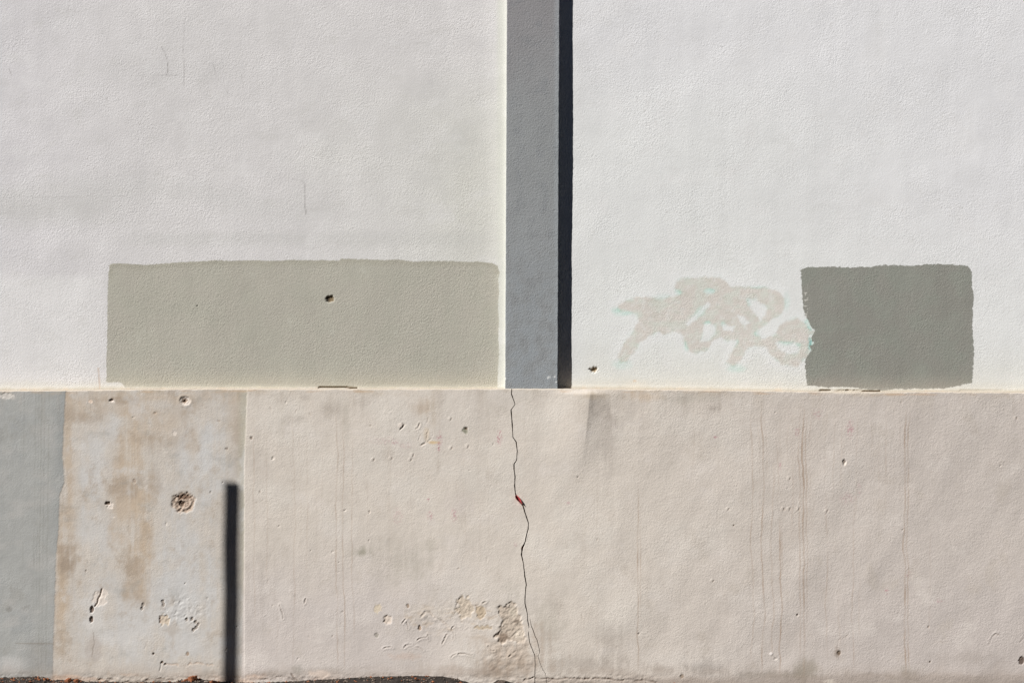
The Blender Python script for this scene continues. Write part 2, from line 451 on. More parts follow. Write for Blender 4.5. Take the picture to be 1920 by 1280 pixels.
# plaster lip over the plinth
h += 0.002 * sst(9, 2, up + 2 * f3)
coat = mixc(coat, col(214, 208, 190), 0.8 * sst(4.5, 2, up + 3 * f3) * (px < 960))

Pg = np.stack([X, UP_Y - h, Z], -1)
fc = lambda a: (a[:-1, :-1] + a[1:, :-1] + a[:-1, 1:] + a[1:, 1:]) / 4
part = np.zeros((len(zs) - 1, len(xs) - 1), int)
pxf, pyf = fc(px), fc(py)
part[(fc(sd1) < 1) & (pxf < 950)] = 1
part[(fc(sdg) < 1) & (pxf > 1100)] = 3
part[(fc(sd2) < 1) & (pxf > 1480)] = 2
part[fc(m1) > .4] = 4
part[(fc(m2) > .4)] = 5
UP_ATTR = {"base_paint": np.clip(base, 0, .95), "coat_paint": np.clip(coat, 0, .95), "coat_edge": sd * S, "coat_soft": soft * S, "grain": grain}
build_parts(Pg, part, {
    0: ("wall_face", "pale grey-white roughcast render with faint hairline cracks"),
    1: ("paint_patch", "long greenish-grey rectangle of repainted wall left of the pilaster"),
    2: ("paint_patch", "smaller dark grey square of repainted wall at the right"),
    3: ("graffiti_cover", "beige strokes of paint covering turquoise graffiti"),
    4: ("chipped_hole", "round dark hole in the long greenish patch"),
    5: ("chipped_hole", "small brown hole low on the wall right of the pilaster")}, MAT_UP, UP_ATTR, None)
for o in list(C.objects):
    if o.type == 'MESH' and o.parent is None:
        o.parent = upper_wall; o.matrix_parent_inverse = upper_wall.matrix_basis.inverted()

# pilaster: left cheek, rounded arris, front, rounded arris, right cheek
FR_Y = 0.006
KF = (CAM_D + FR_Y) / CAM_D
zp = axis(1.40, 3.36, 0.006, 1.40, 5.2)
rowpx = CAMROW - (zp - CAM_Z) / (S * KF)
lx = (np.interp(rowpx, [-400, 0, 728], [952, 950.3, 947]) - 960) * S * KF
rx_ = (np.interp(rowpx, [-400, 0, 728], [1050.5, 1049.2, 1045.8]) - 960) * S * KF
lx = lx + 0.0009 * fbm(rowpx, rowpx * 0, 14, 14, 3, 120) + .0008 * fbm(rowpx, rowpx * 0, 90, 90, 2, 123)
rx_ = rx_ + 0.0012 * fbm(rowpx, rowpx * 0 + 5, 12, 12, 3, 121) + .001 * fbm(rowpx, rowpx * 0, 80, 80, 2, 125)
r_ = 0.004
prof = []       # (side, u, yoff)
for y_ in np.linspace(UP_Y + 0.02, FR_Y + r_, 14): prof.append((0, 0.0, y_))
for a_ in (22, 45, 68): prof.append((0, r_ * (1 - math.cos(math.radians(a_))), FR_Y + r_ - r_ * math.sin(math.radians(a_))))
nfr = 52
for u_ in np.linspace(0, 1, nfr): prof.append((2, u_, FR_Y))
for a_ in (68, 45, 22): prof.append((1, -r_ * (1 - math.cos(math.radians(a_))), FR_Y + r_ - r_ * math.sin(math.radians(a_))))
for y_ in np.linspace(FR_Y + r_, UP_Y + 0.02, 14): prof.append((1, 0.0, y_))
XP = np.zeros((len(zp), len(prof))); YP = XP.copy(); ZP = np.repeat(zp[:, None], len(prof), 1)
for j, (sd_, u_, y_) in enumerate(prof):
    if sd_ == 0: XP[:, j] = lx + u_
    elif sd_ == 1: XP[:, j] = rx_ + u_
    else: XP[:, j] = (lx + r_) + (rx_ - lx - 2 * r_) * u_
    YP[:, j] = y_
ppx = XP / (S * KF) + 960; ppy = CAMROW - (ZP - CAM_Z) / (S * KF)
q1 = fbm(ppx, ppy, 60, 160, 4, 130, .55); q2 = fbm(ppx, ppy, 24, 30, 4, 140, .6)
frontm = (YP < FR_Y + 0.0005)
YP -= 0.0012 * fbm(ppx, ppy, 90, octv=3, seed=150) * frontm
pc = col(141, 143, 143) * (1 + .07 * q1 + .05 * q2)[..., None]
pc = mixc(pc, col(137, 134, 135), 0.8 * sst(260, 0, ppy + 40 * q1))
pc = mixc(pc, col(149, 155, 159), 0.55 * sst(300, 700, ppy) * sst(.5, -.4, q2))
pc = mixc(pc, col(160, 166, 170), 0.4 * sst(1036, 1045, ppx))
pc = mixc(pc, col(122, 125, 128), 0.35 * sst(0, .7, q2))
for cx, cy in [(1030, 707), (1027, 708), (947, 710), (1040, 706), (1043, 716)]:
    pc = mixc(pc, col(226, 226, 222), .9 * sst(2.0, .8, np.hypot((ppx - cx), (ppy - cy) * .8)))
sidem = np.array([1.0 if p[0] == 0 and p[2] > FR_Y + r_ * .9 else 0.0 for p in prof])[None, :] * np.ones_like(XP)
pc = mixc(pc, col(216, 216, 210), sidem)
pil_attr = {"base_paint": np.clip(pc, 0, .9), "coat_paint": np.clip(pc, 0, .9), "coat_edge": np.ones_like(XP), "coat_soft": np.full_like(XP, .003),
            "grain": 0.62 + .2 * q2}
pp = np.zeros((len(zp) - 1, len(prof) - 1), int)
pil = build_parts(np.stack([XP, YP, ZP], -1), pp, {0: ("pilaster", "flat blue-grey painted pilaster casting a narrow black shadow")}, MAT_UP, pil_attr, None)
po = pil["pilaster"][0]
po.parent = upper_wall; po.matrix_parent_inverse = upper_wall.matrix_basis.inverted()

# ================================================================== the plinth
plinth = empty("plinth_wall", (0, 0, 0))
tag(plinth, "weathered pinkish plaster plinth with a long crack, under the pale upper wall", "wall")
zbot = -0.06
A_PX = [(640, 960), (728, 960), (738, 959), (752, 964), (758, 966), (768, 958.5), (780, 959.5), (800, 961), (820, 962), (828, 968), (845, 970), (862, 969),
        (870, 964), (880, 964), (893, 966), (910, 965.3), (925, 966.5), (932, 970), (940, 975), (948, 981), (962, 985), (980, 991), (992, 990.5), (1002, 987.5),
        (1015, 985), (1027, 979.5), (1040, 978), (1055, 981.5), (1078, 984), (1095, 987), (1112, 985), (1130, 984.5), (1150, 989), (1162, 989.5), (1174, 992),
        (1186, 991), (1203, 993), (1216, 998), (1228, 1003), (1245, 1003.5), (1268, 1003), (1300, 1003)]
B_PX = [(640, 972), (900, 985), (1000, 998), (1100, 993), (1150, 993.5), (1162, 994.5), (1172, 996), (1180, 999.5), (1192, 1003.5), (1200, 1007.5), (1210, 1010), (1222, 1012.5),
        (1229, 1009), (1240, 1012), (1255, 1018), (1262, 1023), (1275, 1025), (1300, 1025)]
A_PX = np.array(A_PX, float); B_PX = np.array(B_PX, float)
A0 = (968 - 960) * S; B0 = A0 + 0.034
off = np.array([-.012, -.008, -.005, -.0038, -.003, -.0015, 0, .0015, .003, .0038, .005, .008, .012])
offB = np.array([-.007, -.004, -.0028, -.002, -.001, 0, .001, .002, .0028, .004, .007, .011])
xb = axis(-2.72, 2.72, 0.0034, -7, 7)
keep = (xb < A0 - .0135) | (xb > B0 + .0125)
mids = np.array([A0 + .0165, A0 + .021])
xb = np.sort(np.concatenate([xb[keep], A0 + off, mids, B0 + offB]))
NZ = 405
zn = np.linspace(0, 1, NZ)
prof_arc = [(1 - math.cos(math.radians(a)), math.sin(math.radians(a))) for a in (20, 40, 60, 80, 90)]
flat_y = [0.012, 0.02, 0.03, 0.042, 0.055, 0.075]
XB, VN = np.meshgrid(xb, zn)
rr = 0.005
ztop = ledge_z(XB) + 0.0012 * fbm(XB / S, XB * 0, 25, 25, 3, 200)
Z = zbot + (ztop - rr - zbot) * VN
py = 1272 - Z / S
ax_ = (np.interp(py, A_PX[:, 0], A_PX[:, 1]) - 960) * S + .0006 * fbm(py[:, :1], py[:, :1] * 0, 6, 6, 2, 205)
bx_ = (np.interp(py, B_PX[:, 0], B_PX[:, 1]) - 960) * S
bx_ = np.maximum(bx_, ax_ + 0.0125)
wA = 0.62 + 0.35 * fbm(py[:, :1], py[:, :1] * 0 + 3, 14, 14, 3, 207)
wA = wA * np.interp(py, [728, 800, 900, 928, 931, 935, 941, 946, 952, 1018, 1024, 1030, 1034, 1110, 1140, 1170, 1178, 1182, 1190, 1270],
                    [.95, 1, 1.1, 1.3, 3.3, 4.2, 3.2, 1.8, 1.0, 1.0, 2.0, 1.8, 1.0, 1.1, .8, .6, .0, .0, .6, .5])
wA = np.clip(wA * 1.12, 0.0, 4.6)
wB = np.clip(np.interp(py, [1158, 1170, 1180, 1222, 1226, 1230, 1275], [0, .7, .9, .7, .1, .5, .5]) * (1 + .3 * fbm(py[:, :1], py[:, :1] * 0 + 8, 12, 12, 2, 209)), 0, 2)
dA = XB - A0; dB = XB - B0
inA = np.abs(dA) <= .0121; inB = (dB >= -.0071) & (dB <= .0111)
wAe = np.clip(wA, .45, 4.4); wBe = np.clip(wB, .5, 1.3)
XcA = ax_ + np.clip(dA, -.0038, .0038) * wAe + np.sign(dA) * np.maximum(np.abs(dA) - .0038, 0) * 0.8
XcB = bx_ + dB * np.where(np.abs(dB) < .003, wBe, 1) * .8
leftpos = ax_ - .0038 * wAe - .0082 * .8
rightpos = bx_ + .0111 * .8
X = np.where(inA, XcA, XB)
X = np.where(inB & (dB >= -.0071), XcB, X)
FO = 0.45
lw = (XB >= A0 - FO) & (XB < A0 - .0121)
tt = (XB - (A0 - FO)) / (FO - .012)
X = np.where(lw, (A0 - FO) + tt * (leftpos - (A0 - FO)), X)
rw = (XB > B0 + .0111) & (XB <= B0 + FO)
tt = (XB - (B0 + .011)) / (FO - .011)
X = np.where(rw, rightpos + tt * ((B0 + FO) - rightpos), X)
mw = (XB > A0 + .0121) & (XB < B0 - .0071)
a_e = ax_ + .0038 * wAe + .0082 * .8; b_e = bx_ - .0071 * .8
tt = (XB - (A0 + .012)) / (B0 - .007 - A0 - .012)
X = np.where(mw, a_e + tt * (b_e - a_e), X)
# guard against folds
X = np.maximum.accumulate(X, axis=1)
X = X + np.arange(X.shape[1])[None, :] * 1e-7

px = X / S + 960
_rmin, _rmax, _cmin, _cmax = py.min(1), py.max(1), px.min(0), px.max(0)
def win(x0, x1, y0, y1):
    rr_ = np.nonzero((_rmax >= y0) & (_rmin <= y1))[0]; cc_ = np.nonzero((_cmax >= x0) & (_cmin <= x1))[0]
    if len(rr_) == 0 or len(cc_) == 0: return (slice(0, 1), slice(0, 1))
    return (slice(rr_[0], rr_[-1] + 1), slice(cc_[0], cc_[-1] + 1))
lp = np.interp(px, LEDGE_PX[:, 0], LEDGE_PX[:, 1])
dn = py - lp                       # pixels below the ledge
f0 = fbm(px, py, 420, 300, 3, 210); f1 = fbm(px, py, 130, 120, 4, 220, .55); f2 = fbm(px, py, 45, 45, 5, 230, .6); f3 = fbm(px, py, 14, 14, 4, 240, .6)
fv = fbm(px, py, 10, 240, 4, 250, .6); fv2 = fbm(px, py, 34, 300, 4, 260, .55)
diag = fbm(px * .5 - py * .86, px * .86 + py * .5, 190, 62, 2, 270)
isg = sst(1, -1, px - np.interp(py, [730, 770, 850, 905, 925, 1000, 1040, 1100, 1180, 1235, 1280], [123, 121, 117, 121, 112, 109, 105, 103, 101, 99, 99]) - 1.5 * f3)
ism = sst(1, -1, px - np.interp(py, [728, 800, 870, 1000, 1280], [464, 461, 458, 458, 452]) - 1.5 * f3) * (1 - isg)
isp = 1 - isg - ism

fs = fbm(px, py, 170, 230, 2, 221)
h = (0.007 * f0 + 0.0036 * fs) * (.35 + .65 * sst(470, 800, px)) + 0.0013 * f1 + 0.0010 * diag * isp * sst(980, 1300, px) + 0.0005 * f2 + 0.0006 * diag * isp
h = h.astype(np.float64)
h += 0.00035 * f3
# fold under the ledge to the right of the pilaster
fold = sst(900, 745, py) * sst(728, 740, py)
_pf = px + .10 * (py - 760)
h += fold * 1.6 * np.where(_pf < 1104, 0.011 * sst(1020, 1112, _pf) / .97, 0.011 * np.exp(-np.maximum(_pf - 1104, 0) / 24.0))
h += .0016 * isp * (px > 458) * sst(.3, 0, (px - 458) / 1000)     # second coat is thicker than the bare panel
h += 0.0012 * isg
# plaster base colours
pink = col(206, 197, 186)
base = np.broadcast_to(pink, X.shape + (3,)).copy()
base = mixc(base, col(210, 203, 193), .6 * sst(-.1, .5, f1) )
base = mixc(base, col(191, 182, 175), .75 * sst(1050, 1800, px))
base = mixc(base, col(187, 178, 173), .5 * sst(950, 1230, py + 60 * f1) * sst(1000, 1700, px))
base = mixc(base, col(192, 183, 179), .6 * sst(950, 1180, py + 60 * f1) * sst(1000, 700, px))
base = mixc(base, col(205, 198, 189), .45 * sst(.0, .6, f0) * sst(1300, 900, px))
base = base * (1 + .042 * f2 + .02 * f1 + .022 * fv * sst(1.0, -.2, f1) + .024 * fv2 + .022 * diag)[..., None]
base = mixc(base, col(184, 174, 162), .38 * sst(.15, .7, fbm(px, py, 56, 80, 5, 261, .65)))
base = mixc(base, col(214, 206, 198), .4 * sst(.15, .7, fbm(px, py, 80, 60, 4, 265, .6)))
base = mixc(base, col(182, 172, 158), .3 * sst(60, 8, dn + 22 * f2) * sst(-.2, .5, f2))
def blob(cx, cy, rx, ry, c, a, k=.55, nz=None, lo=.3, hi=1.15):
    n_ = f2 if nz is None else nz
    q = win(cx - 2.2 * rx, cx + 2.2 * rx, cy - 2.2 * ry, cy + 2.2 * ry)
    if min(rx, ry) > 5 and nz is None:
        d_ = np.hypot((px[q] - cx) / rx, (py[q] - cy) / ry) + .8 * f2[q] + .5 * fv[q] + .3 * f3[q]
        base[q] = mixc(base[q], c, a * .95 * sst(1.5, -.1, d_)); return
    base[q] = mixc(base[q], c, a * sst(hi, lo, np.hypot((px[q] - cx) / rx, (py[q] - cy) / ry) + k * n_[q]))
# grey panel
gp = col(164, 164, 160) * (1 + .05 * f1 + .045 * f2 + .02 * fv)[..., None]
gp = mixc(gp, col(146, 148, 146), .55 * sst(90, 115, px) * sst(1100, 1000, py))
gp = mixc(gp, col(150, 147, 143), .55 * sst(40, 70, px) * sst(1190, 1210, py) * sst(1262, 1245, py))
gp = mixc(gp, col(150, 152, 151), .5 * sst(.1, .6, f1))
gp = gp * (1 + .04 * fbm(px, py, 26, 40, 5, 283, .65))[..., None]
gp = mixc(gp, col(152, 150, 144), .5 * sst(.1, .6, fbm(px, py, 50, 60, 4, 284, .6)))
gp = mixc(gp, col(176, 173, 168), .5 * sst(0, .6, fbm(px, py, 60, 40, 4, 281)))
gp = mixc(gp, col(196, 190, 182), .8 * sst(1.1, .5, np.hypot((px - 12) / 17, (py - 742) / 8) + .6 * f3))
gp = mixc(gp, col(190, 187, 183), .7 * sst(1.2, .3, np.hypot((px - 22) / 34, (py - 1245) / 20) + .4 * f2))
gp = mixc(gp, col(128, 124, 118), .55 * sst(1.2, .4, np.hypot((px - 17) / 7, (py - 1140) / 7) + .7 * f3))
gp = mixc(gp, col(135, 131, 126), .45 * sst(1.2, .4, np.hypot((px - 50) / 9, (py - 1137) / 5) + .7 * f3))
gp = mixc(gp, col(130, 120, 108), .5 * sst(1.4, .5, line_dist(px, py, [(30, 1205), (130, 1206)])))
for xx, a in [(78.01, .4), (84, .25), (92, .35), (67, .3), (73, .25), (46, .25)]:
    r = py[:, :1]
    gp = mixc(gp, col(130, 130, 120), a * .8 * sst(1.8, .5, np.abs(px - xx + 1.0 * fbm(r, r * 0 + xx, 60, 60, 2, 280) + (py - 740) * .012)) * sst(.6, -.2, fbm(r, r * 0 + xx, 80, 80, 3, 285)))
# bare middle panel
mp = col(193, 185, 175) * (1 + .075 * f2 + .05 * f1 + .04 * fv)[..., None]
def mblob(cx, cy, rx, ry, c, a, k=.75):
    q = win(cx - 2.4 * rx, cx + 2.4 * rx, cy - 2.4 * ry, cy + 2.4 * ry)
    mp[q] = mixc(mp[q], c, a * sst(1.3, .1, np.hypot((px[q] - cx) / rx, (py[q] - cy) / ry) + k * f2[q] + .5 * k * fv[q] + .35 * f1[q]))
cool, tan_, brn = col(198, 196, 193), col(186, 169, 149), col(158, 143, 127)
for b in [(280, 1150, 150, 110, .6), (330, 1080, 90, 60, .5), (375, 850, 50, 95, .9), (180, 880, 36, 75, .75), (190, 1000, 50, 60, .6), (340, 1020, 70, 70, .7), (213, 795, 18, 45, .7), (350, 1110, 70, 60, .5),
          (250, 1180, 90, 50, .35), (370, 1210, 70, 40, .5), (305, 930, 20, 60, .4)]:
    mblob(b[0], b[1], b[2], b[3], cool, b[4])
for b in [(232, 930, 36, 110, .6), (272, 1000, 26, 110, .75), (250, 840, 26, 80, .5), (295, 745, 160, 14, .45), (235, 765, 66, 20, .4), (248, 1070, 22, 60, .55),
          (130, 900, 13, 180, .55), (116, 1110, 15, 150, .85), (365, 830, 14, 50, .4), (300, 800, 60, 40, .4), (150, 770, 30, 25, .4), (445, 780, 20, 60, .25)]:
    mblob(b[0], b[1], b[2], b[3], tan_, min(1, b[4] * 1.35))
for b in [(124, 1045, 17, 45, .7), (222, 912, 26, 22, .45), (258, 900, 26, 20, .35), (160, 783, 44, 14, .4), (245, 1062, 26, 24, .35), (290, 905, 20, 30, .25),
          (450, 820, 14, 60, .3), (300, 830, 40, 24, .25), (320, 735, 20, 14, .35), (230, 750, 40, 8, .4)]:
    mblob(b[0], b[1], b[2], b[3], brn, min(1, b[4] * 1.3))
mp = mixc(mp, col(176, 172, 154), .55 * sst(440, 456, px) * sst(1230, 1000, py))
st = .5 * sst(.0, .5, fbm(px, py, 5, 160, 3, 290)) * sst(1.2, .6, np.hypot((px - 252) / 34, (py - 860) / 110))
mp = mixc(mp, col(214, 208, 198), .4 * st)
mp = mp * (1 + .05 * fbm(px, py, 18, 22, 5, 294, .7))[..., None]
w1 = fbm(px, py, 70, 90, 5, 291, .62); w2 = fbm(px, py, 24, 30, 5, 292, .65)
mp = mixc(mp, col(166, 150, 132), .5 * sst(.12, .75, w1 + .35 * w2) * sst(1000, 850, py * .4 + px * 1.6 - 0))
mp = mixc(mp, col(170, 156, 140), .42 * sst(.10, .7, w1 * .6 + .8 * w2))
mp = mixc(mp, col(205, 203, 200), .5 * sst(.15, .7, -w1 + .3 * w2))
mp = mixc(mp, col(158, 156, 150), .35 * sst(.2, .7, fbm(px, py, 50, 40, 5, 293, .65)))
mp = mixc(mp, col(208, 203, 197), .5 * sst(1.1, .5, np.hypot((px - 180) / 24, (py - 1150) / 58) + .5 * f2))
mp = mixc(mp, col(172, 160, 150), .45 * sst(1.1, .5, np.hypot((px - 178) / 18, (py - 1215) / 30) + .6 * f2))
mp = mixc(mp, col(120, 105, 92), .5 * sst(1.5, .4, line_dist(px + 2 * f3, py, [(176, 1185), (176, 1205), (173, 1230)])))
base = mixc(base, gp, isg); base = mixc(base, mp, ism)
# pinkish panel stains, plus the fold's shaded side put into the colour
grn, dk = col(158, 153, 138), col(150, 140, 130)
for a in [(680, 1035, 15, 8, grn, .9), (672, 1040, 26, 10, grn, .3), (805, 1022, 22, 16, grn, .3), (745, 1050, 60, 30, grn, .22), (760, 1070, 40, 24, grn, .2),
          (680, 755, 16, 9, dk, .35), (620, 770, 20, 16, dk, .35), (560, 785, 20, 10, dk, .25), (572, 745, 14, 8, dk, .3), (795, 765, 20, 14, col(178, 160, 140), .6),
          (812, 765, 8, 40, col(180, 165, 145), .35), (647, 780, 10, 40, grn, .2), (485, 870, 20, 60, dk, .15), (480, 1120, 30, 60, dk, .18), (500, 1050, 20, 60, dk, .15),
          (1130, 765, 24, 26, col(160, 150, 140), .55), (1135, 820, 18, 60, col(170, 160, 150), .35), (1210, 743, 30, 8, col(190, 165, 135), .45), (1300, 745, 50, 12, grn, .3),  # first smudge also paints in the shaded right side of the fold
          (1337, 765, 16, 9, dk, .5), (1190, 770, 60, 30, dk, .2), (1120, 742, 40, 8, col(178, 158, 128), .4),
          (1035, 1160, 22, 36, grn, .35), (1020, 1200, 18, 26, dk, .35), (1075, 1245, 100, 16, dk, .42), (1130, 1180, 24, 50, dk, .2), (1150, 1220, 26, 36, dk, .2),
          (1320, 1254, 36, 18, col(140, 134, 128), .55), (1330, 1205, 30, 30, dk, .2), (1240, 1255, 40, 10, dk, .4), (1370, 1135, 60, 30, dk, .12),
          (1460, 1265, 110, 10, col(140, 134, 124), .6), (1510, 1255, 26, 18, col(145, 138, 124), .6), (1620, 1268, 70, 8, dk, .4), (1700, 1262, 24, 14, col(150, 142, 128), .5),
          (1820, 1232, 60, 12, dk, .3), (1800, 1270, 120, 8, dk, .35), (860, 950, 30, 20, col(195, 184, 180), .3), (960, 1105, 20, 20, grn, .3),
          (560, 1255, 12, 12, col(140, 138, 128), .55), (530, 1262, 70, 8, dk, .35), (620, 1256, 60, 10, dk, .3), (860, 1150, 8, 30, dk, .0), (1410, 1010, 60, 120, dk, .10),
          (1570, 1222, 6, 10, col(120, 100, 82), .6), (1500, 950, 40, 220, col(186, 172, 158), .16)]:
    if a[5] > 0: blob(*a)
# rubbed remains of pink spray
for cx, cy, rx, ry, a in [(824, 826, 6, 15, .9), (823, 838, 4, 6, 1.0), (937, 822, 6, 11, .7), (938, 815, 4, 8, .5), (803, 937, 2.6, 3, 1.0), (851, 965, 5, 11, .55), (806, 968, 6, 9, .55),
                          (745, 968, 10, 16, .25), (1065, 943, 6, 4, .5), (1595, 803, 7, 16, .65), (1533, 775, 8, 12, .35), (1340, 819, 5, 2.5, .6), (1495, 811, 5, 8, .4),
                          (1611, 915, 3, 14, .5), (1590, 935, 14, 12, .3), (1663, 1108, 4, 6, .6), (1760, 1126, 10, 3, .5), (1462, 872, 3, 8, .4), (967, 1020, 4, 4, .5), (723, 825, 26, 7, .25),
                          (760, 835, 14, 6, .25), (1705, 1078, 5, 6, .3), (742, 830, 6, 4, .4)]:
    q = win(cx - 2.5 * rx, cx + 2.5 * rx, cy - 2.5 * ry, cy + 2.5 * ry)
    m = sst(1.4, .3, np.hypot((px[q] - cx) / rx, (py[q] - cy) / ry) + .6 * f3[q]) * sst(-.2, .4, fbm(px[q], py[q], 3.6, 3.6, 2, 300))
    base[q] = mixc(base[q], col(172, 110, 124), a * .9 * m)
blob(814, 829, 14, 3.5, col(206, 178, 132), .75, .4, f3)
blob(800, 815, 7, 16, col(200, 184, 162), .6, .4, f3)
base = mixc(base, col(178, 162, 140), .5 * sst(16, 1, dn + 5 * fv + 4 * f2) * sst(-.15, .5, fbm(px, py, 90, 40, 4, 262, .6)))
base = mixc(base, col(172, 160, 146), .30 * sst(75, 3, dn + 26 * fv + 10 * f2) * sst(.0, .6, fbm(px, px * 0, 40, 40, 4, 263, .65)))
# brown run-marks
def drip(x0, y0, y1, a, w=1.25, lean=0.0, sd_=0, c=(160, 138, 118)):
    q = win(x0 - 16, x0 + 16, y0 - 8, y1 + 10)
    P_, R = px[q], py[q]; r = R[:, :1]
    xx = x0 + lean * (r - y0) / 100 + 2.0 * fbm(r, r * 0 + x0, 30, 30, 3, 310) + 4.0 * fbm(r, r * 0 + x0, 120, 120, 2, 315)
    wd = w * (.85 + .35 * fbm(r, r * 0 + x0 * 5, 50, 50, 2, 317))
    m = sst(wd + .9, wd * .35, np.abs(P_ - xx)) * sst(y0 - 6, y0 + 90, R) * sst(y1 + 8, y1 - 40, R)
    m = m * (0.6 + .7 * np.clip(fbm(r, r * 0 + x0 * 3, 60, 60, 4, 320), -.7, .6))
    base[q] = mixc(base[q], col(*c), a * .92 * m)
for d in [(632, 740, 1262, .5, 1.2, -.2), (644, 750, 1262, .6, 1.2, .0), (661, 800, 1200, .45, 1.0), (551, 745, 1250, .35), (476, 760, 1180, .35), (501, 800, 1100, .3),
          (575, 770, 1080, .25), (520, 1100, 1240, .15), (1196, 885, 1262, .7, 1.2), (1201, 930, 1170, .45, 1.1), (1410, 745, 1240, .42), (1430, 745, 1268, .8, 1.4), (1448, 850, 1240, .5),
          (1464, 955, 1268, 1.0, 1.3), (1457, 780, 960, .3), (1468, 955, 1080, .5), (1500, 745, 1250, .55), (1507, 745, 1270, .95, 1.7), (1513, 745, 1180, .6, 1.2), (1487, 745, 1000, .25),
          (1550, 900, 1240, .4), (1575, 1080, 1230, .35), (1600, 905, 1262, .45), (1612, 1040, 1200, .45), (1697, 745, 1270, .85, 1.5), (1703, 745, 1262, .6, 1.2), (1640, 800, 1000, .15),
          (1581, 750, 870, .2), (1745, 900, 1200, .15), (822, 745, 900, .2), (835, 750, 860, .15), (985, 740, 900, .12), (1300, 740, 900, .2), (1120, 880, 1260, .15)]:
    drip(*d)
for k_ in range(34):
    x_ = 1395 + k_ * 9.3 + 6 * math.sin(k_ * 2.1)
    drip(x_, 742, 820 + 170 * abs(math.sin(k_ * 1.7)), .16 + .1 * math.sin(k_ * 5), .8)
for k_ in range(20):
    drip(500 + k_ * 22 + 9 * math.sin(k_ * 3.3), 738, 830 + 240 * abs(math.sin(k_ * 2.7)), .13, .8)
# splash zone at the foot
foot = sst(36, 4, 1275 - py + 14 * f2)
base = mixc(base, col(160, 144, 130), .5 * foot * (0.6 + .5 * np.clip(fbm(px, py, 120, 20, 3, 330), -1, 1)))
base = mixc(base, col(196, 166, 142), .5 * sst(14, 2, 1272 - py + 6 * f3) * sst(-.1, .5, fbm(px, py, 70, 20, 3, 335)) * sst(700, 500, px))
base = mixc(base, col(146, 134, 124), .6 * sst(1262, 1282, py + 7 * f2 + 3 * fv) * sst(900, 1100, px))
blob(600, 1262, 30, 7, col(214, 198, 184), .8, .5, f3)
blob(1555, 1276, 12, 5, col(206, 196, 184), .8, .5, f3)
# brown bare area round the big spall, left of the crack
blob(960, 1225, 70, 40, col(184, 166, 148), .65, .5)
blob(930, 1262, 60, 10, col(150, 134, 118), .6, .4)
blob(880, 1256, 60, 10, col(166, 150, 136), .4, .4)
blob(950, 1245, 50, 8, col(150, 134, 118), .45, .4)
blob(760, 1230, 34, 9, col(196, 172, 156), .35, .6, f3)
blob(820, 1145, 60, 20, col(198, 186, 168), .35, .6)
blob(975, 1190, 16, 14, col(160, 150, 140), .5, .5)

grain = 0.27 + .12 * f2 + .10 * f1 + .08 * f2 + .05 * isp
grain = grain + .15 * sst(980, 1300, px)

# ---- relief: chips, holes and spalled plaster
mask_parts = []
def chip(cx, cy, rx, ry, depth, c, rough=.3, sc=5, seed=400, a=.9, lip=0.0, part=None):
    w = win(cx - 3 * rx - 6, cx + 3 * rx + 6, cy - 3 * ry - 6, cy + 3 * ry + 6)
    m = np.zeros(px.shape, np.float32)
    m[w] = _chip(w, px[w], py[w], h[w], base[w], cx, cy, rx, ry, depth * (.5 if depth > 0 else .35), c, rough, sc, seed, a, lip)
    if part: mask_parts.append((part, m))
    return m
def _chip(w, px, py, h, base, cx, cy, rx, ry, depth, c, rough, sc, seed, a, lip):
    d = np.hypot((px - cx) / rx, (py - cy) / ry) + rough * fbm(px, py, sc, sc, 3, seed)
    m = sst(1.12, 0.82, d)
    h -= depth * m * (1 - .5 * np.clip(fbm(px, py, sc * .8, sc * .8, 3, seed + 5), -1, 1) * min(1, rx / 8))
    h += lip * sst(1.7, 1.2, d) * (1 - m)
    base[:] = mixc(base, c, a * m)
    return m
brown, pale, dkb = col(160, 140, 122), col(214, 203, 192), col(108, 90, 76)
m = chip(344, 942, 22, 20, .009, col(176, 156, 138), .22, 12, 401, part="big")
rub = fbm(px, py, 5, 5, 3, 405); h += .0045 * rub * m
base = mixc(base, col(104, 82, 68), .7 * m * sst(.1, .6, -rub)); base = mixc(base, col(206, 192, 176), .5 * m * sst(.1, .6, rub))
chip(340, 944, 5, 6, .014, dkb, .2, 5, 406)
chip(343, 931, 14, 5, .005, col(112, 88, 72), .6, 5, 407)  # shade under the hole's upper rim, painted in
chip(347, 751, 10, 8.5, .006, pale, .15, 6, 410, lip=.0012, part="ring"); chip(346, 751, 6, 5, .006, brown, .3, 4, 411); chip(346, 752, 2.5, 2.5, .01, dkb, .2, 4, 412)
chip(206, 947, 7, 6, .004, pale, .5, 5, 415, part="star"); chip(202, 943, 4.2, 3.4, .012, dkb, .5, 4, 416)
chip(209, 750, 4, 2.4, .010, dkb, .4, 4, 418); blob(216, 746, 14, 3, brown, .5, .5, f3); chip(212, 753, 4, 2, .001, pale, .3, 4, 419)
chip(170, 752, 4, 3, .002, col(226, 205, 186), .4, 4, 420)
chip(193, 1112, 8, 9, .002, pale, .6, 6, 421); 
m = sst(1.8, .6, line_dist(px, py, [(191, 1104), (188, 1115), (184, 1122), (183, 1129), (178, 1136)])); h -= .005 * m; base = mixc(base, brown, .7 * m)
chip(186, 1122, 13, 14, .003, pale, .4, 7, 422)
chip(172.5, 1142, 3.6, 6.5, .014, col(110, 92, 80), .2, 5, 425, part="slot"); chip(171.5, 1161, 3.2, 6, .014, col(110, 92, 80), .2, 5, 426, part="slot2")
chip(309, 1161, 9, 10, .005, col(198, 182, 162), .5, 6, 428, part="tan"); chip(300, 1161, 1.5, 8, .006, brown, .3, 4, 429)
h += .0012 * sst(1.2, .4, np.hypot((px - 345) / 52, (py - 1145) / 36) + .5 * f2) * fbm(px, py, 8, 8, 3, 430)
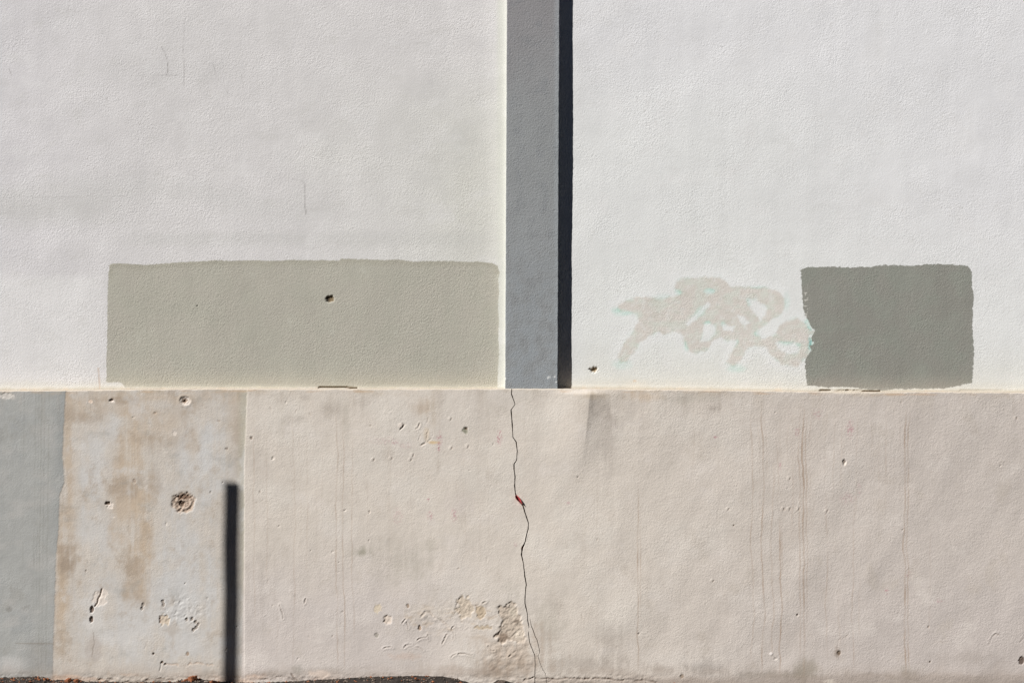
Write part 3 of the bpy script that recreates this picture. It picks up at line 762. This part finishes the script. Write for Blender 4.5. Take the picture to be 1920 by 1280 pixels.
m = sst(.35, .6, fbm(px, py, 9, 9, 2, 432)) * sst(1.1, .5, np.hypot((px - 345) / 46, (py - 1145) / 34)); h -= .0015 * m
for x_, y_ in [(368, 1176), (372, 1170), (363, 1180), (367, 1165), (360, 1160), (305, 1127), (307, 1133), (268, 1133), (266, 1140), (350, 1161)]:
    chip(x_, y_, 3, 3.4, .007, col(150, 140, 130), .4, 4, int(x_))
chip(288, 1225, 2, 2, .008, dkb, .3, 4, 440); chip(304, 1241, 3, 2.4, .008, dkb, .3, 4, 441); chip(310, 1244, 2.5, 2, .008, dkb, .3, 4, 442); chip(352, 1225, 3, 4, .003, brown, .3, 4, 443)
m = sst(1.8, .6, line_dist(px + 2 * f3, py + 2 * f3, [(286, 1223), (296, 1232), (303, 1240), (299, 1256)])); h -= .0022 * m
m = sst(3, .6, line_dist(px + 3 * f3, py + 4 * f3, [(310, 1243), (345, 1248), (370, 1242), (410, 1250)])) * sst(-.3, .4, fv2 + f3); h -= .0016 * m; base = mixc(base, col(190, 166, 144), .5 * m)
chip(327, 812, 4, 4, .002, pale, .5, 4, 450); chip(425, 841, 3, 2.5, .003, dkb, .5, 4, 451, a=.5); chip(471, 821, 3, 3.4, .004, dkb, .4, 4, 452, a=.7)
chip(291, 774, 3, 2, .003, brown, .4, 4, 453, a=.7); chip(410, 789, 3, 2, .002, brown, .4, 4, 454, a=.4); chip(252, 901, 3, 4, .003, brown, .4, 4, 455, a=.6)
# flakes at the upper middle
def ridge(pts, dep, w=2.0, a=.0, c=brown, up_=0):
    xa = [p[0] for p in pts]; ya = [p[1] for p in pts]
    q = win(min(xa) - 14, max(xa) + 14, min(ya) - 14, max(ya) + 14)
    dd = line_dist(px[q] + 1.8 * f3[q] + 3.0 * f2[q], py[q] + 1.8 * f3[q] + 3.0 * fv2[q], pts)
    tv = np.clip(.75 + 1.3 * f3[q], 0, 1.2)
    m = sst(w, w * .3, dd) * tv
    h[q] -= dep * .36 * m
    h[q] += up_ * sst(w * 3, w, dd) * (1 - m)
    if a: base[q] = mixc(base[q], c, a * .8 * np.clip(m, 0, 1))
chip(751, 797, 5, 4.5, -.003, pale, .3, 5, 460, part="flake"); ridge([(753, 791), (757, 796), (753, 801), (750, 804)], .012, 2.2, .8, dkb)
ridge([(752, 787), (754, 785)], .004, 1.6)
ridge([(780, 804), (785, 801), (787, 795)], .005, 2.2, .35, brown, .001)
ridge([(789, 814), (786, 825), (789, 834), (794, 835)], .004, 1.8, .3); ridge([(798, 833), (802, 818), (803, 805)], .004, 1.8, .3); ridge([(793, 833), (797, 832)], .008, 2.2, .7, dkb)
ridge([(802, 829), (810, 821)], .004, 1.8, .3); ridge([(800, 792), (803, 784)], .003, 1.8, .2); ridge([(812, 816), (811, 806)], .002, 1.5, .2)
chip(872, 806, 6, 6, .003, col(140, 138, 120), .5, 5, 465, part="green"); chip(874, 803, 3, 2.4, .006, dkb, .4, 4, 466)
for x_, y_ in [(700, 861), (846, 839), (770, 861), (774, 852), (845, 784), (877, 836), (734, 858), (1336, 1088), (1469, 953), (1480, 953), (1550, 957), (1497, 953), (1365, 953), (1480, 896), (1905, 783)]:
    chip(x_ - 2, y_, 3, 3.4, -.003, pale, .4, 4, int(x_) + 1, a=.3); chip(x_ + 1.5, y_ + 1, 1.6, 2.6, .003, brown, .4, 4, int(x_) + 2, a=.3)
chip(1583, 866, 3.2, 5.5, .008, col(120, 108, 98), .3, 5, 470, part="dent"); chip(1586, 870, 3, 4, -.002, pale, .3, 5, 471)
chip(1495, 1152, 1.8, 2, .010, dkb, .2, 4, 472); chip(1446, 1225, 3, 3, -.005, col(222, 214, 208), .3, 4, 473); chip(1376, 985, 1.5, 1.5, .006, dkb, .2, 4, 474)
ridge([(1572, 1200), (1584, 1194), (1590, 1190)], .004, 1.8, .4); chip(1573, 1223, 3.2, 4.5, .006, col(110, 94, 78), .4, 4, 476); ridge([(1572, 1204), (1571, 1216)], .002, 1.5, .2)
for pts in ([(1762, 1198), (1767, 1203)], [(1771, 1200), (1778, 1199)], [(1858, 1190), (1866, 1185), (1872, 1187)], [(1853, 1204), (1858, 1192)], [(1911, 1200), (1918, 1192)]):
    ridge(pts, -.004, 2.2); ridge([(a + 2, b + 3) for a, b in pts], .003, 1.6, .3)
chip(1916, 1238, 5.5, 8, .008, col(92, 76, 66), .3, 5, 478, part="brownchip")
chip(1279, 1267, 3.5, 4, .005, col(150, 134, 118), .3, 4, 479); ridge([(1276, 1266), (1277, 1271)], .005, 1.6, .6, dkb)
chip(1744, 1240, 1.6, 1.6, .007, dkb, .2, 4, 480)
_r = random.Random(77)
for i_ in range(70):
    x_ = _r.choice([_r.uniform(470, 700), _r.uniform(470, 950), _r.uniform(130, 450), _r.uniform(1000, 1900)]); y_ = _r.uniform(745, 1250)
    if _r.random() < .5:
        chip(x_, y_, _r.uniform(1.2, 2.6), _r.uniform(1.2, 3), _r.uniform(.002, .005), _r.choice([brown, dkb, pale]), .6, 4, 600 + i_, a=_r.uniform(.15, .5))
    else:
        a_ = _r.uniform(-2, 0); l_ = _r.uniform(3, 9)
        ridge([(x_, y_), (x_ + l_ * math.cos(a_) * .4, y_ - l_ * math.sin(a_))], .003, 1.4, _r.uniform(.1, .35))
# low band of blown plaster
chip(727, 1161, 8.5, 8.5, .006, col(208, 194, 180), .25, 6, 481, part="scab"); ridge([(725, 1153), (721, 1158), (720, 1163), (725, 1169)], .008, 1.8, .7, dkb)
chip(787, 1177, 3, 5, .007, col(160, 138, 118), .3, 4, 483); ridge([(786, 1172), (790, 1180)], .006, 1.8, .5)
chip(706, 1190, 4, 5, .004, col(146, 140, 128), .4, 4, 484, a=.7)
chip(708, 1140, 7, 8, .002, col(208, 194, 172), .6, 5, 485); chip(765, 1135, 3, 4, .005, brown, .3, 4, 486)
bb = sst(1.2, .5, np.hypot((px - 870) / 130, (py - 1160) / 34) + .4 * f2)
h += .0016 * bb * fbm(px, py, 14, 10, 4, 490, .6)
base = mixc(base, col(192, 177, 160), .7 * bb * sst(.05, .5, fbm(px, py, 26, 14, 4, 491, .6)))
ridge([(787, 1156), (797, 1147), (806, 1146), (816, 1158), (828, 1163), (837, 1172), (841, 1176)], .004, 3.2, .35, col(184, 166, 148), .0012)
for pts in ([(758, 1214), (764, 1208), (773, 1206)], [(780, 1212), (788, 1214), (793, 1218)], [(783, 1200), (790, 1195), (799, 1194)], [(829, 1208), (833, 1198), (838, 1190)],
            [(850, 1196), (851, 1187), (847, 1178), (852, 1172)], [(846, 1232), (850, 1227), (856, 1224)], [(860, 1225), (876, 1226), (886, 1226)],
            [(720, 1215), (735, 1214)], [(915, 1210), (920, 1219), (926, 1220)], [(955, 1232), (962, 1224), (966, 1220)], [(803, 1198), (802, 1190)], [(760, 1160), (755, 1168)], [(763, 1166), (766, 1176)],
            [(524, 1134), (528, 1150), (530, 1160)], [(572, 1130), (574, 1122)], [(546, 1108), (549, 1112)], [(899, 1136), (894, 1140)], [(905, 1130), (912, 1126)]):
    ridge(pts, .0045, 1.7, .45, col(110, 94, 80), .0012)
m = chip(872, 1138, 16, 20, .0045, col(196, 182, 164), .55, 10, 500, part="cluster"); h += .0014 * m * fbm(px, py, 5, 5, 3, 502); ridge([(860, 1128), (854, 1135), (857, 1142)], .006, 1.8, .6, dkb); ridge([(858, 1150), (862, 1146)], .006, 1.8, .6, dkb)
ridge([(866, 1118), (870, 1124)], .003, 2, .3); ridge([(862, 1125), (864, 1118)], .003, 2, .3)
m = chip(901, 1146, 9, 12, .004, col(188, 170, 146), .5, 8, 505); h += .001 * m * fbm(px, py, 5, 5, 3, 507); ridge([(896, 1154), (902, 1158), (908, 1155)], .004, 2.0, .4); ridge([(892, 1137), (898, 1133)], .005, 1.8, .5)
chip(905, 1175, 16, 4, .0025, col(186, 170, 148), .7, 6, 509)
# the largest spall
SP = [(934, 1140), (939, 1134), (946, 1137), (952, 1136), (958, 1130), (966, 1132), (970, 1146), (977, 1158), (978, 1172), (984, 1190), (983, 1202), (972, 1204), (960, 1199), (950, 1200),
      (944, 1206), (938, 1203), (934, 1194), (926, 1192), (934, 1188), (940, 1178), (941, 1166), (938, 1156)]
sps = poly_sdf(px, py, SP) + 5.0 * fbm(px, py, 9, 9, 3, 510)
m = sst(3.0, -2.5, sps)
spn = fbm(px, py, 12, 12, 4, 515, .6)
h -= m * (.0045 - .0028 * np.clip(spn, -1, 1)) ; h += .0016 * m * fbm(px, py, 4.5, 4.5, 3, 518)
base = mixc(base, col(188, 174, 158) , .9 * m)
base = mixc(base, col(204, 193, 176), .8 * m * sst(1.1, .4, np.hypot((px - 963) / 9, (py - 1146) / 14)))
base = mixc(base, col(132, 114, 98), .8 * m * sst(1.2, .4, np.hypot((px - 944) / 11, (py - 1194) / 12) + .4 * f3))
base = mixc(base, col(214, 202, 186), .7 * m * sst(1.2, .4, np.hypot((px - 974) / 12, (py - 1190) / 13) + .4 * f3))
base = mixc(base, col(120, 104, 90), .6 * m * sst(1.2, .5, np.hypot((px - 969) / 7, (py - 1165) / 5) + .6 * f3))
mask_parts.append(("spall", m))
ridge([(941, 1165), (940, 1178), (934, 1190), (926, 1193)], .007, 1.9, .7, dkb); ridge([(950, 1140), (957, 1132), (963, 1131)], .005, 1.8, .5, dkb); ridge([(940, 1204), (941, 1213)], .004, 1.5, .5)
# lower brown area relief
m = sst(1.2, .5, np.hypot((px - 955) / 60, (py - 1230) / 34) + .5 * f2); h += .0028 * m * fbm(px, py, 16, 12, 4, 520, .6)
# foot of the wall: broken plaster edge
footr = sst(16, 2, 1274 - py + 5 * f2)
h += .6 * (.005 * footr * fbm(px, py, 12, 8, 4, 530, .6) - .002 * footr) * (1 - .8 * sst(1180, 1260, px))
ridge([(546, 1262), (552, 1270), (558, 1275)], .006, 2, .7, dkb); ridge([(485, 1271), (540, 1269), (556, 1276)], .005, 1.6, .6, dkb)
ridge([(1005, 1270), (1040, 1271), (1080, 1272), (1120, 1272), (1170, 1274)], .010, 1.9, .8, dkb)
ridge([(983, 1276), (990, 1272), (1002, 1269)], .010, 1.7, .8, dkb)
ridge([(1185, 1277), (1210, 1276), (1230, 1278)], .008, 2.2, .8, dkb)
ridge([(275, 1274), (290, 1271), (310, 1272)], .007, 1.7, .8, dkb); ridge([(185, 1276), (200, 1272), (212, 1273)], .007, 1.7, .8, dkb)
ridge([(230, 1278), (260, 1276), (330, 1275)], .008, 2.0, .7, dkb)
# chip out of the plinth top at the far left
chip(12, 741, 13, 5, .004, col(196, 190, 182), .5, 6, 540)

# ---- the crack
cA = sst(.0034 * 1.0, .0022, np.abs(dA)) * inA * sst(.05, .25, wA)
cB = sst(.0022, .0012, np.abs(dB)) * inB * sst(.05, .25, wB)
big = np.interp(py, [924, 929, 943, 950], [0, 1, 1, 0])
h -= cA * (.014 + .012 * big) + cB * .009
base = mixc(base, col(92, 78, 66), np.clip(cA + cB, 0, 1))  # inside coloured dark for dirt and for the light that does not reach it
redm = sst(.0040, .0030, np.abs(dA)) * inA * sst(0, .35, big) * sst(-.0008, .0004, dA) * sst(926, 929, py) * sst(947, 943, py)
base = mixc(base, col(205, 74, 78), redm); h += redm * .023
base = mixc(base, col(190, 96, 78), cA * sst(1023, 1025, py) * sst(1029, 1027, py) * (dA < 0))
# broken, slightly raised lips either side
h += .0012 * sst(.010, .004, np.abs(dA)) * inA * (1 - cA) * np.clip(fbm(py[:, :1], py[:, :1] * 0 + 2, 20, 20, 2, 550), 0, 1)
grain = grain * (1 - cA) * (1 - cB)

# ---- ledge rows
def addrows(arr, n): return np.concatenate([arr] + [arr[-1:]] * n, 0)
n_arc, n_fl = len(prof_arc), len(flat_y)
yb = -h
rows_X, rows_Y, rows_Z = [X], [yb], [Z]
top = Z[-1] ; hx = h[-1]
# bead along the arris stands a touch proud and uneven
bead = .0015 * fbm(px[-1], px[-1] * 0 + 50, 18, 18, 3, 560)
for k_, (yy, zz) in enumerate(prof_arc):
    rows_X.append(X[-1:]); rows_Y.append((-hx + rr * yy - bead * (1 - yy))[None]); rows_Z.append((top + rr * zz + .0006 * bead / .0015)[None])
for yy in flat_y:
    w_ = 1 - yy / .075
    rows_X.append(X[-1:]); rows_Y.append((yy - hx * w_)[None]); rows_Z.append((top + rr + .0012 * fbm(px[-1], px[-1] * 0 + yy * 4000, 22, 22, 3, 565))[None])
PX, PY_, PZ = np.concatenate(rows_X), np.concatenate(rows_Y), np.concatenate(rows_Z)
nadd = n_arc + n_fl
litEdgeC = col(212, 201, 186)
# pale arris, patchy: its sunlit rim is put into the colour
em = sst(3.4, 1.0, dn + 2.5 * f3) * sst(-.55, .1, fbm(px, py, 60, 9, 3, 570))
em = np.maximum(em, .8 * sst(1.6, .4, dn))
em = em * (1 - .85 * isg * sst(20, 30, px))
wide = sst(1520, 1570, px) * sst(1700, 1640, px)
em = np.maximum(em, wide * sst(5.5, 2, dn + 1.5 * f3))
base = mixc(base, litEdgeC, .85 * em)
base = mixc(base, col(196, 168, 138), .5 * sst(3.6, 2, np.abs(dn - 4)) * sst(.1, .6, fbm(px, py, 50, 8, 3, 575)))
base = addrows(base, nadd); base[NZ:] = col(172, 158, 140); base[NZ:NZ + 3] = litEdgeC * .9
grain = addrows(grain, nadd)
part_f = np.zeros((PX.shape[0] - 1, PX.shape[1] - 1), int)
def facemask(m):
    mm = addrows(m, nadd); mm[NZ:] = 0
    return fc(mm)
part_f[facemask(isg) > .5] = 1
part_f[facemask(ism) > .5] = 2
pid_of = {"spall": 4, "cluster": 5, "scab": 6, "big": 7, "ring": 8, "star": 9, "slot": 10, "slot2": 11, "tan": 12, "flake": 13, "green": 14, "dent": 15, "brownchip": 16}
for nm, m in mask_parts:
    part_f[facemask(m) > .4] = pid_of[nm]
part_f[facemask(np.clip(cA + cB, 0, 1)) > .35] = 3
part_f[facemask(redm) > .4] = 17
part_f[NZ - 1:] = 18
one = np.ones(PX.shape)
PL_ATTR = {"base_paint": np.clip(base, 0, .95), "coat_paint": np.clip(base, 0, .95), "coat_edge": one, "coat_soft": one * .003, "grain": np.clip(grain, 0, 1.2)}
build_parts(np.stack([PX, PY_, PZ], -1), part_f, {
    0: ("plaster_face", "pinkish-beige painted plaster with brown run marks"),
    1: ("grey_paint_panel", "blue-grey painted strip at the far left"),
    2: ("bare_plaster_panel", "unpainted mottled plaster with tan stains"),
    3: ("crack", "long jagged dark crack running from ledge to ground, forked at the foot"),
    4: ("spalled_patch", "largest brown patch of missing plaster, just left of the crack foot"),
    5: ("spalled_patch", "broken cluster of missing plaster left of the largest spall"),
    6: ("chipped_hole", "small round scab with a dark crescent edge"),
    7: ("chipped_hole", "largest rough round hole, upper right of the bare panel"),
    8: ("chipped_hole", "small ring-shaped hole just under the ledge"),
    9: ("chipped_hole", "small star-shaped chip left of the largest hole"),
    10: ("slot_hole", "upper of two narrow dark slots"), 11: ("slot_hole", "lower of two narrow dark slots"),
    12: ("chipped_hole", "tan round chip low on the bare panel"),
    13: ("plaster_flake", "tiny lifted flake with black notch"),
    14: ("chipped_hole", "small greenish dent right of the lifted flakes"),
    15: ("chipped_hole", "small oval dent on the right half"),
    16: ("chipped_hole", "dark brown chip at the right edge of the photo"),
    17: ("exposed_brick", "bit of red brick showing inside the crack"),
    18: ("ledge", "thin cream uneven ledge along the top of the plinth")}, MAT_PL, PL_ATTR, plinth)

# ================================================================== the ground
GP = np.array([(-4000, 1270), (0, 1270), (40, 1269), (62, 1267.5), (84, 1269), (100, 1275), (120, 1273.5), (135, 1272.5), (150, 1273.5), (162, 1278), (200, 1277), (240, 1279),
               (330, 1277), (350, 1272), (365, 1269.5), (385, 1274), (415, 1277), (440, 1279), (480, 1279.5), (540, 1277), (570, 1275), (600, 1273.5), (660, 1270), (720, 1267.5), (780, 1266.2),
               (830, 1267), (850, 1270), (872, 1276), (885, 1281), (922, 1281), (932, 1274.5), (942, 1273), (955, 1278), (980, 1281), (1200, 1281), (1400, 1282), (1460, 1280), (1600, 1282), (5000, 1282)], float)
gx = axis(-2.7, 2.7, 0.008, -40, 40, 1.3, 4.0)
gy = -axis(0.0, 0.35, 0.007, 0.0, 40, 1.3, 4.0)
gy = np.concatenate([gy[::-1], [0.03]])
GX, GY = np.meshgrid(gx, gy)
gpx = GX / S + 960
gtop = (1272 - np.interp(gpx, GP[:, 0], GP[:, 1])) * S
dist = np.maximum(-GY, 0)
fall = np.exp(-dist / .16)
GZ = -0.03 + (gtop + .03) * fall + .010 * fbm(gpx, GY / S, 26, 26, 4, 600, .6) * sst(3, .2, dist) * np.where(GY > -.05, .35, 1)
lump = np.clip(fbm(gpx, GY / S, 8, 8, 3, 610, .6), 0, 1)
GZ += .010 * lump * sst(1.2, .1, dist) * sst(1000, 400, gpx)
gme = bpy.data.meshes.new("ground")
R_, C_ = GX.shape
idx = np.arange(R_ * C_).reshape(R_, C_)
quads = np.stack([idx[:-1, :-1], idx[:-1, 1:], idx[1:, 1:], idx[1:, :-1]], -1).reshape(-1, 4)
gme.from_pydata(np.stack([GX, GY, GZ], -1).reshape(-1, 3).tolist(), [], quads.tolist())
gme.polygons.foreach_set("use_smooth", np.ones(len(quads), bool))
gme.materials.append(MAT_GROUND)
go = bpy.data.objects.new("ground", gme); C.objects.link(go); tag(go, kind="structure")

# lumps of brick, stone and mortar lying against the foot
def rock_mesh(name, seed, mat, sx, sy, sz, blocky=.5):
    r = random.Random(seed)
    import bmesh
    bm = bmesh.new()
    bmesh.ops.create_cube(bm, size=1.0)
    bmesh.ops.subdivide_edges(bm, edges=bm.edges[:], cuts=2, use_grid_fill=True)
    for v in bm.verts:
        n = v.co.normalized() * .62
        v.co = v.co.lerp(n, 1 - blocky)
        v.co += Vector((r.uniform(-1, 1), r.uniform(-1, 1), r.uniform(-1, 1))) * .075
        v.co = Vector((v.co.x * sx, v.co.y * sy, v.co.z * sz))
    me = bpy.data.meshes.new(name); bm.to_mesh(me); bm.free(); me.materials.append(mat)
    return me
def ground_at(x):
    return (1272 - float(np.interp(x / S + 960, GP[:, 0], GP[:, 1]))) * S
def put(name, pxx, size, mat, label, cat, group, dy=-.02, rise=.35, seed=1, blocky=.5, asp=(1, .8, .7)):
    x = (pxx - 960) * S
    o = bpy.data.objects.new(name, rock_mesh(name, seed, mat, size * asp[0], size * asp[1], size * asp[2], blocky))
    o.location = (x, dy - size * asp[1] * .5, ground_at(x) - .004 + size * asp[2] * (rise - .25))
    o.rotation_euler = (rng.uniform(-.3, .3), rng.uniform(-.3, .3), rng.uniform(0, 3))
    C.objects.link(o); tag(o, label, cat, group)
    return o
gb = "bits of broken brick lying along the foot of the plinth"
put("brick_fragment", 131, .032, MAT_BRICK, "pale orange brick bit at the foot of the bare plaster panel's left edge", "brick", gb, seed=1)
put("brick_fragment", 146, .026, MAT_BRICK, "darker orange brick bit just right of the pale one near the grey strip", "brick", gb, seed=2)
put("brick_fragment", 87, .018, MAT_BRICK, "small orange brick crumb on the dark mound under the grey strip", "brick", gb, seed=3)
put("brick_fragment", 364, .036, MAT_BRICK, "largest orange brick lump, left of the pole's shadow", "brick", gb, seed=4, asp=(1.1, .8, .9))
put("brick_fragment", 351, .022, MAT_BRICK, "small brick chip against the left side of the largest brick lump", "brick", gb, seed=5)
put("brick_fragment", 401, .028, MAT_BRICK, "flat reddish brick bit between the largest lump and the pole's shadow", "brick", gb, seed=6, asp=(1.3, .8, .55))
put("brick_fragment", 503, .018, MAT_BRICK, "lone brick crumb right of the pole's shadow", "brick", gb, seed=7)
put("brick_fragment", 781, .012, MAT_BRICK, "tiny orange brick speck on the asphalt hump", "brick", gb, seed=8, dy=-.05, rise=.6)
gs_ = "stones lying against the foot of the plinth"
put("stone", 992, .040, MAT_STONE, "dark rounded stone directly below the crack", "stone", gs_, seed=11, asp=(1.3, .7, .6), rise=.1, blocky=.25)
put("stone", 1030, .060, MAT_STONE, "flat brown stone just right of the crack foot", "stone", gs_, seed=12, asp=(1.6, .6, .5), rise=.0, blocky=.7)
put("stone", 1056, .030, MAT_CHIP, "pale stone between the flat brown stone and the long grey one", "stone", gs_, seed=13, asp=(1.2, .7, .6), rise=.1)
put("stone", 1105, .060, MAT_STONE, "long grey stone further right of the crack foot", "stone", gs_, seed=14, asp=(2.1, .6, .45), rise=.0, blocky=.7)
put("stone", 1155, .050, MAT_STONE, "rightmost brown stone of the row beyond the crack", "stone", gs_, seed=15, asp=(1.5, .6, .45), rise=.0)
put("stone", 940, .040, MAT_STONE, "dark lump of stone left of the crack foot", "stone", gs_, seed=16, asp=(1.3, .8, .5), rise=.0)
gm_ = "mortar chips scattered on the dark rubble"
put("mortar_chip", 281, .016, MAT_CHIP, "small white mortar chip below the bare plaster panel", "chip", gm_, seed=21)
put("mortar_chip", 346, .014, MAT_CHIP, "tiny mortar chip left of the largest brick lump", "chip", gm_, seed=22)
put("mortar_chip", 388, .014, MAT_CHIP, "tiny mortar chip right of the largest brick lump", "chip", gm_, seed=23)
# uncountable crumbs
vv, ff = [], []
for k_ in range(900):
    pxx = rng.choice([rng.uniform(0, 470), rng.uniform(0, 470), rng.uniform(470, 900), rng.uniform(-200, 2000)])
    x = (pxx - 960) * S; y = -abs(rng.gauss(0.01, .06)) - .004
    s_ = rng.uniform(.0025, .009); z = -0.03 + (ground_at(x) + .03) * math.exp(y / .16) + s_ * .3
    b0 = len(vv)
    for d_ in ((1, 0, 0), (-1, 0, 0), (0, 1, 0), (0, -1, 0), (0, 0, 1), (0, 0, -1)):
        k2 = s_ * rng.uniform(.6, 1.2)
        vv.append((x + d_[0] * k2, y + d_[1] * k2, z + d_[2] * k2 * .8))
    for a, b in ((0, 2), (2, 1), (1, 3), (3, 0)):
        ff.append((b0 + a, b0 + b, b0 + 4)); ff.append((b0 + b, b0 + a, b0 + 5))
cm = bpy.data.meshes.new("rubble"); cm.from_pydata(vv, [], ff); cm.materials.append(MAT_STONE); cm.materials.append(MAT_BRICK)
for p in cm.polygons:
    p.material_index = 1 if (p.index // 8) % 5 == 0 else 0
co_ = bpy.data.objects.new("rubble", cm); C.objects.link(co_); tag(co_, kind="stuff")
co_["label"] = "fine dark rubble strewn along the foot of the plinth"; co_["category"] = "rubble"

# ================================================================== the pole that throws the shadow (left of the frame)
PD = 1.6
pole = empty("sign_post", (((432 - 960) * S) - PD * math.tan(SUN_AZ), -PD, -.03))
tag(pole, "slightly bent flat grey post standing left of view, its shadow on the bare plaster", "post")
shp = np.array([(1290, 431.5), (1260, 432), (1200, 432.5), (1130, 433.2), (1080, 432.6), (1030, 432.6), (1000, 433.4), (960, 434.6), (905, 435.5), (880, 436)])
import bmesh
bm = bmesh.new()
rad = 0.028
ring_prev = None
ztop_pole = (1272 - 907) * S + PD * SUN_SLOPE
for k_, zz in enumerate(np.linspace(0, ztop_pole + .03, 60)):
    wall_row = 1272 - (zz - .03 - PD * SUN_SLOPE) / S
    xo = (float(np.interp(wall_row, shp[::-1, 0], shp[::-1, 1])) - 432) * S if wall_row < 1290 else -.0026
    hw_, hd_, c_ = .030, .0095, .002
    ring = [bm.verts.new((xo + a, b, zz)) for a, b in ((-hw_, -hd_ + c_), (-hw_ + c_, -hd_), (hw_ - c_, -hd_), (hw_, -hd_ + c_), (hw_, hd_ - c_), (hw_ - c_, hd_), (-hw_ + c_, hd_), (-hw_, hd_ - c_))]
    if ring_prev:
        for i in range(8): bm.faces.new((ring_prev[i], ring_prev[(i + 1) % 8], ring[(i + 1) % 8], ring[i]))
    ring_prev = ring
bm.faces.new(ring_prev)
me = bpy.data.meshes.new("shaft"); bm.to_mesh(me); bm.free(); me.materials.append(MAT_POLE)
for p in me.polygons: p.use_smooth = len(p.vertices) == 4
o = bpy.data.objects.new("shaft", me); C.objects.link(o); o.parent = pole
bm = bmesh.new()
bmesh.ops.create_cone(bm, cap_ends=True, segments=24, radius1=.09, radius2=.06, depth=.06)
me = bpy.data.meshes.new("base_collar"); bm.to_mesh(me); bm.free(); me.materials.append(MAT_STONE)
o = bpy.data.objects.new("base_collar", me); o.location = (0, 0, .03); C.objects.link(o); o.parent = pole

# ================================================================== building added unseen behind the camera to block skylight, keeping the shade dark
far = empty("added_sky_blocker", (0, -10.6, 0))
tag(far, "dark rendered terrace added unseen behind the camera to block skylight, with rows of windows", "sky blocker")
def box_mesh(name, x0, x1, y0, y1, z0, z1, mat):
    v = [(x, y, z) for x in (x0, x1) for y in (y0, y1) for z in (z0, z1)]
    f = [(0, 1, 3, 2), (4, 6, 7, 5), (0, 4, 5, 1), (2, 3, 7, 6), (0, 2, 6, 4), (1, 5, 7, 3)]
    me = bpy.data.meshes.new(name); me.from_pydata(v, [], f); me.materials.append(mat); return me
def child(name, me, par, loc=(0, 0, 0)):
    o = bpy.data.objects.new(name, me); o.location = loc; C.objects.link(o); o.parent = par; return o
child("wall", box_mesh("wall", -28, 28, -6, 0, -.1, 11.6, MAT_FACADE), far)
child("cornice", box_mesh("cornice", -28.1, 28.1, -.3, .22, 11.3, 11.62, MAT_FRAME), far)
fm = box_mesh("window_frame", -.62, .62, .003, .06, 0, 1.7, MAT_FRAME)
gmh = box_mesh("pane", -.54, .54, .062, .068, .08, 1.62, MAT_GLASS)
for fl in range(3):
    for k_ in range(13):
        w_o = child("window", fm, far, (-24 + 4 * k_, 0, 1.5 + 3.3 * fl))
        child("pane", gmh, w_o)
